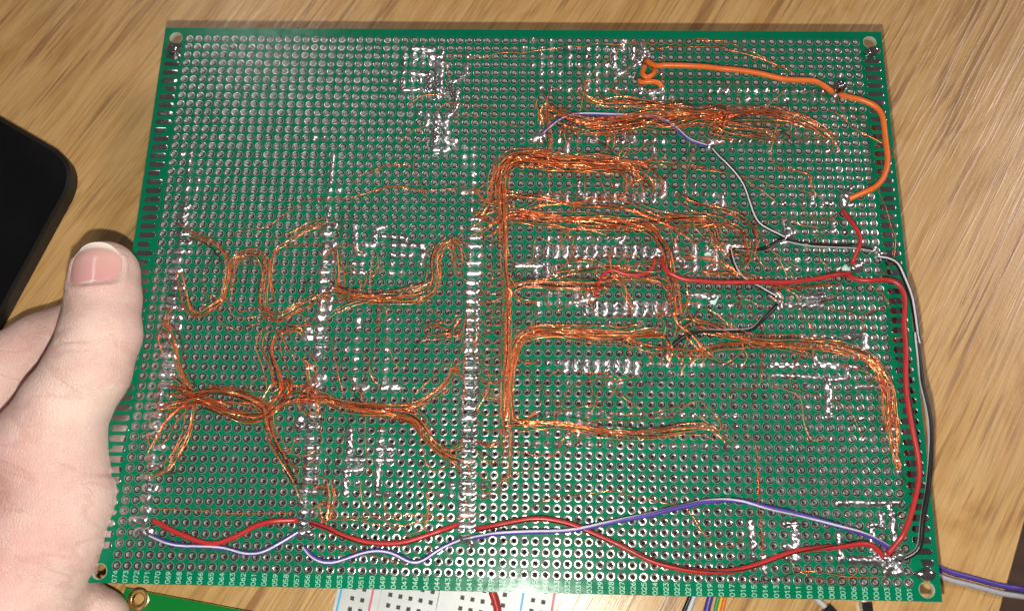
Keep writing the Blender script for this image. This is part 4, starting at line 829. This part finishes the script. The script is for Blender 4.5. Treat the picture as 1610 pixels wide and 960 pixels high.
nx, ny = len(xsb), len(ysb); V = [(x, y, HB) for x in xsb for y in ysb]; Fc = []
for i in range(nx - 1):
    for j in range(ny - 1):
        if i % 2 == 1 and j % 2 == 1:
            x0, x1, y0, y1 = xsb[i], xsb[i + 1], ysb[j], ysb[j + 1]
            body.add([(x, y, z) for z in (HB, HB - 1.2) for x, y in ((x0, y0), (x1, y0), (x1, y1), (x0, y1))], [(k, (k + 1) % 4, 4 + (k + 1) % 4, 4 + k) for k in range(4)])
            wells.add([(x0, y0, HB - 1.2), (x1, y0, HB - 1.2), (x1, y1, HB - 1.2), (x0, y1, HB - 1.2)], [(0, 1, 2, 3)]); continue
        if xsb[i] > 22.5 and xsb[i + 1] < 29.5: continue
        Fc.append((i * ny + j, (i + 1) * ny + j, (i + 1) * ny + j + 1, i * ny + j + 1))
body.add(V, Fc)
x0, x1 = 22.86, 29.3
for a, c, za, zc in ((x0, GUT[0], HB, HB), (GUT[0], GUT[0] + .01, HB, HB - 2.2), (GUT[0], GUT[1], HB - 2.2, HB - 2.2), (GUT[1], GUT[1] + .01, HB - 2.2, HB), (GUT[1], x1, HB, HB)):
    body.add([(a, y_bot, za), (c, y_bot, zc), (c, y_top, zc), (a, y_top, za)], [(0, 1, 2, 3)])
body.add([(x, y, z) for z in (0.01, HB) for x, y in ((-1, y_bot), (53, y_bot), (53, y_top), (-1, y_top))], [(k, (k + 1) % 4, 4 + (k + 1) % 4, 4 + k) for k in range(4)] + [(3, 2, 1, 0)])
body.build('body', mw, bb_, smooth=False); setp(wells.build('contact_holes', mdk, bb_, smooth=False), kind='stuff')
for x, cm in ((0, (.06, .38, .62)), (7.8, (.62, .10, .16)), (44.4, (.06, .38, .62)), (51.9, (.62, .10, .16))):
    b = MB(); b.box(x - .28, x + .28, y_bot + 3, y_top - 3, HB + .004, HB + .03); b.build('rail_line', mat('rail_ink', cm, .5), bb_, smooth=False)
b = MB(); b.box(9.75, 9.9, y_bot, y_top, HB - .6, HB + .02); b.build('joint_line', M['grey'], bb_, smooth=False); b = MB(); b.box(43.35, 43.5, y_bot, y_top, HB - .6, HB + .02); b.build('joint_line', M['grey'], bb_, smooth=False)
tb = ribbon_text('20', 1.7, 1.5, .22); tb.build('row_number', mat('grey_print', (.12, .12, .12), .6), bb_, False, (41.9, .9, HB + .03), -math.pi / 2)
# loose wires on and above the table
def jumper(name, P, r, colour, label, group=None):
    q = spline(np.array(P, float), 2.0); base = q[0]; b = MB(); b.tube(q - np.array([base[0], base[1], TZ]), r, 10); o_ = b.build(name, M[colour], None, True, (base[0], base[1], TZ)); setp(o_, label, 'wire', group); return o_
def pz(*L): return [pix(u, v, z) for u, v, z in L]
jumper('red_jumper_wire', pz((768, 895, bz + 3.5), (774, 930, bz + 3), (781, 952, bz + 2.5), (783, 985, bz + 2), (770, 1040, bz + 2)), .95, 'red', 'short red jumper wire lying on the white breadboard', None)
zt_ = TZ + 1.0
for k, (u, c, lab) in enumerate(((1108, 'purple', 'purple strand of the rainbow ribbon lying on the table'), (1121, 'greenw', 'green strand of the rainbow ribbon lying on the table'), (1126.5, 'yellow', 'yellow strand of the rainbow ribbon lying on the table'), (1132, 'orange', 'orange strand of the rainbow ribbon lying on the table'))):
    jumper('ribbon_wire', pz((u + 22, 860, zt_), (u + 14, 910, zt_), (u + 8, 940, zt_), (u, 972, zt_), (u - 14, 1040, zt_)), .85 if k == 0 else .45, c, lab, 'rainbow ribbon wires')
jumper('white_jumper_wire', pz((1110, 880, zt_), (1092, 935, zt_), (1078, 975, zt_), (1060, 1050, zt_)), .7, 'white', 'white wire on the table beside the rainbow ribbon'); jumper('black_jumper_wire', pz((1104, 880, zt_), (1086, 935, zt_), (1070, 975, zt_), (1050, 1050, zt_)), .6, 'black', 'black wire on the table beside the rainbow ribbon')
def plug(name, wire_pts, hous, lab, wcol='white'):
    e = empty(name, (*hous[0][:2], TZ)); setp(e, lab, 'jumper wire'); off = np.array([hous[0][0], hous[0][1], TZ])
    b = MB(); b.tube(spline(np.array(wire_pts), 1.5) - off, .75, 10); b.build('insulation', M[wcol], e)
    a, c = hous; d = (c - a)[:2]; L = np.linalg.norm(d); d /= L; nn_ = np.array([-d[1], d[0]]) * 1.25; b = MB()
    b.prism([(a[:2] - nn_ - off[:2]), (a[:2] + d * L - nn_ - off[:2]), (a[:2] + d * L + nn_ - off[:2]), (a[:2] + nn_ - off[:2])], .02, 2.5, .2); b.build('connector_housing', M['black'], e, smooth=False)
plug('jumper_lead', pz((1255, 905, zt_), (1280, 936, zt_), (1302, 957, zt_)), (pix(1300, 954, TZ + 2.5), pix(1330, 985, TZ + 2.5)), 'white jumper lead with a black connector housing on the table')
plug('jumper_lead', pz((1353, 905, zt_), (1358, 945, zt_), (1362, 985, zt_)), (pix(1363, 946, TZ + 2.5), pix(1372, 1000, TZ + 2.5)), 'white jumper lead lying against the side of a black connector housing')
zr = TZ + 1.0
def over_edge(L): return pz(*L)
jumper('purple_jumper_wire', pz((1430, 860, TZ + 4), (1480, 893, TZ + 2), (1530, 908, zr), (1575, 920, zr), (1612, 926, zr - 1), (1680, 940, zr - 12)), .72, 'purple', 'purple wire leaving under the board corner over the table edge')
jumper('grey_jumper_wire', pz((1430, 880, TZ + 3), (1482, 907, TZ + 1.5), (1530, 920, zr), (1575, 932, zr), (1612, 938, zr - 1), (1680, 952, zr - 12)), .72, 'grey', 'grey wire leaving under the board corner over the table edge')
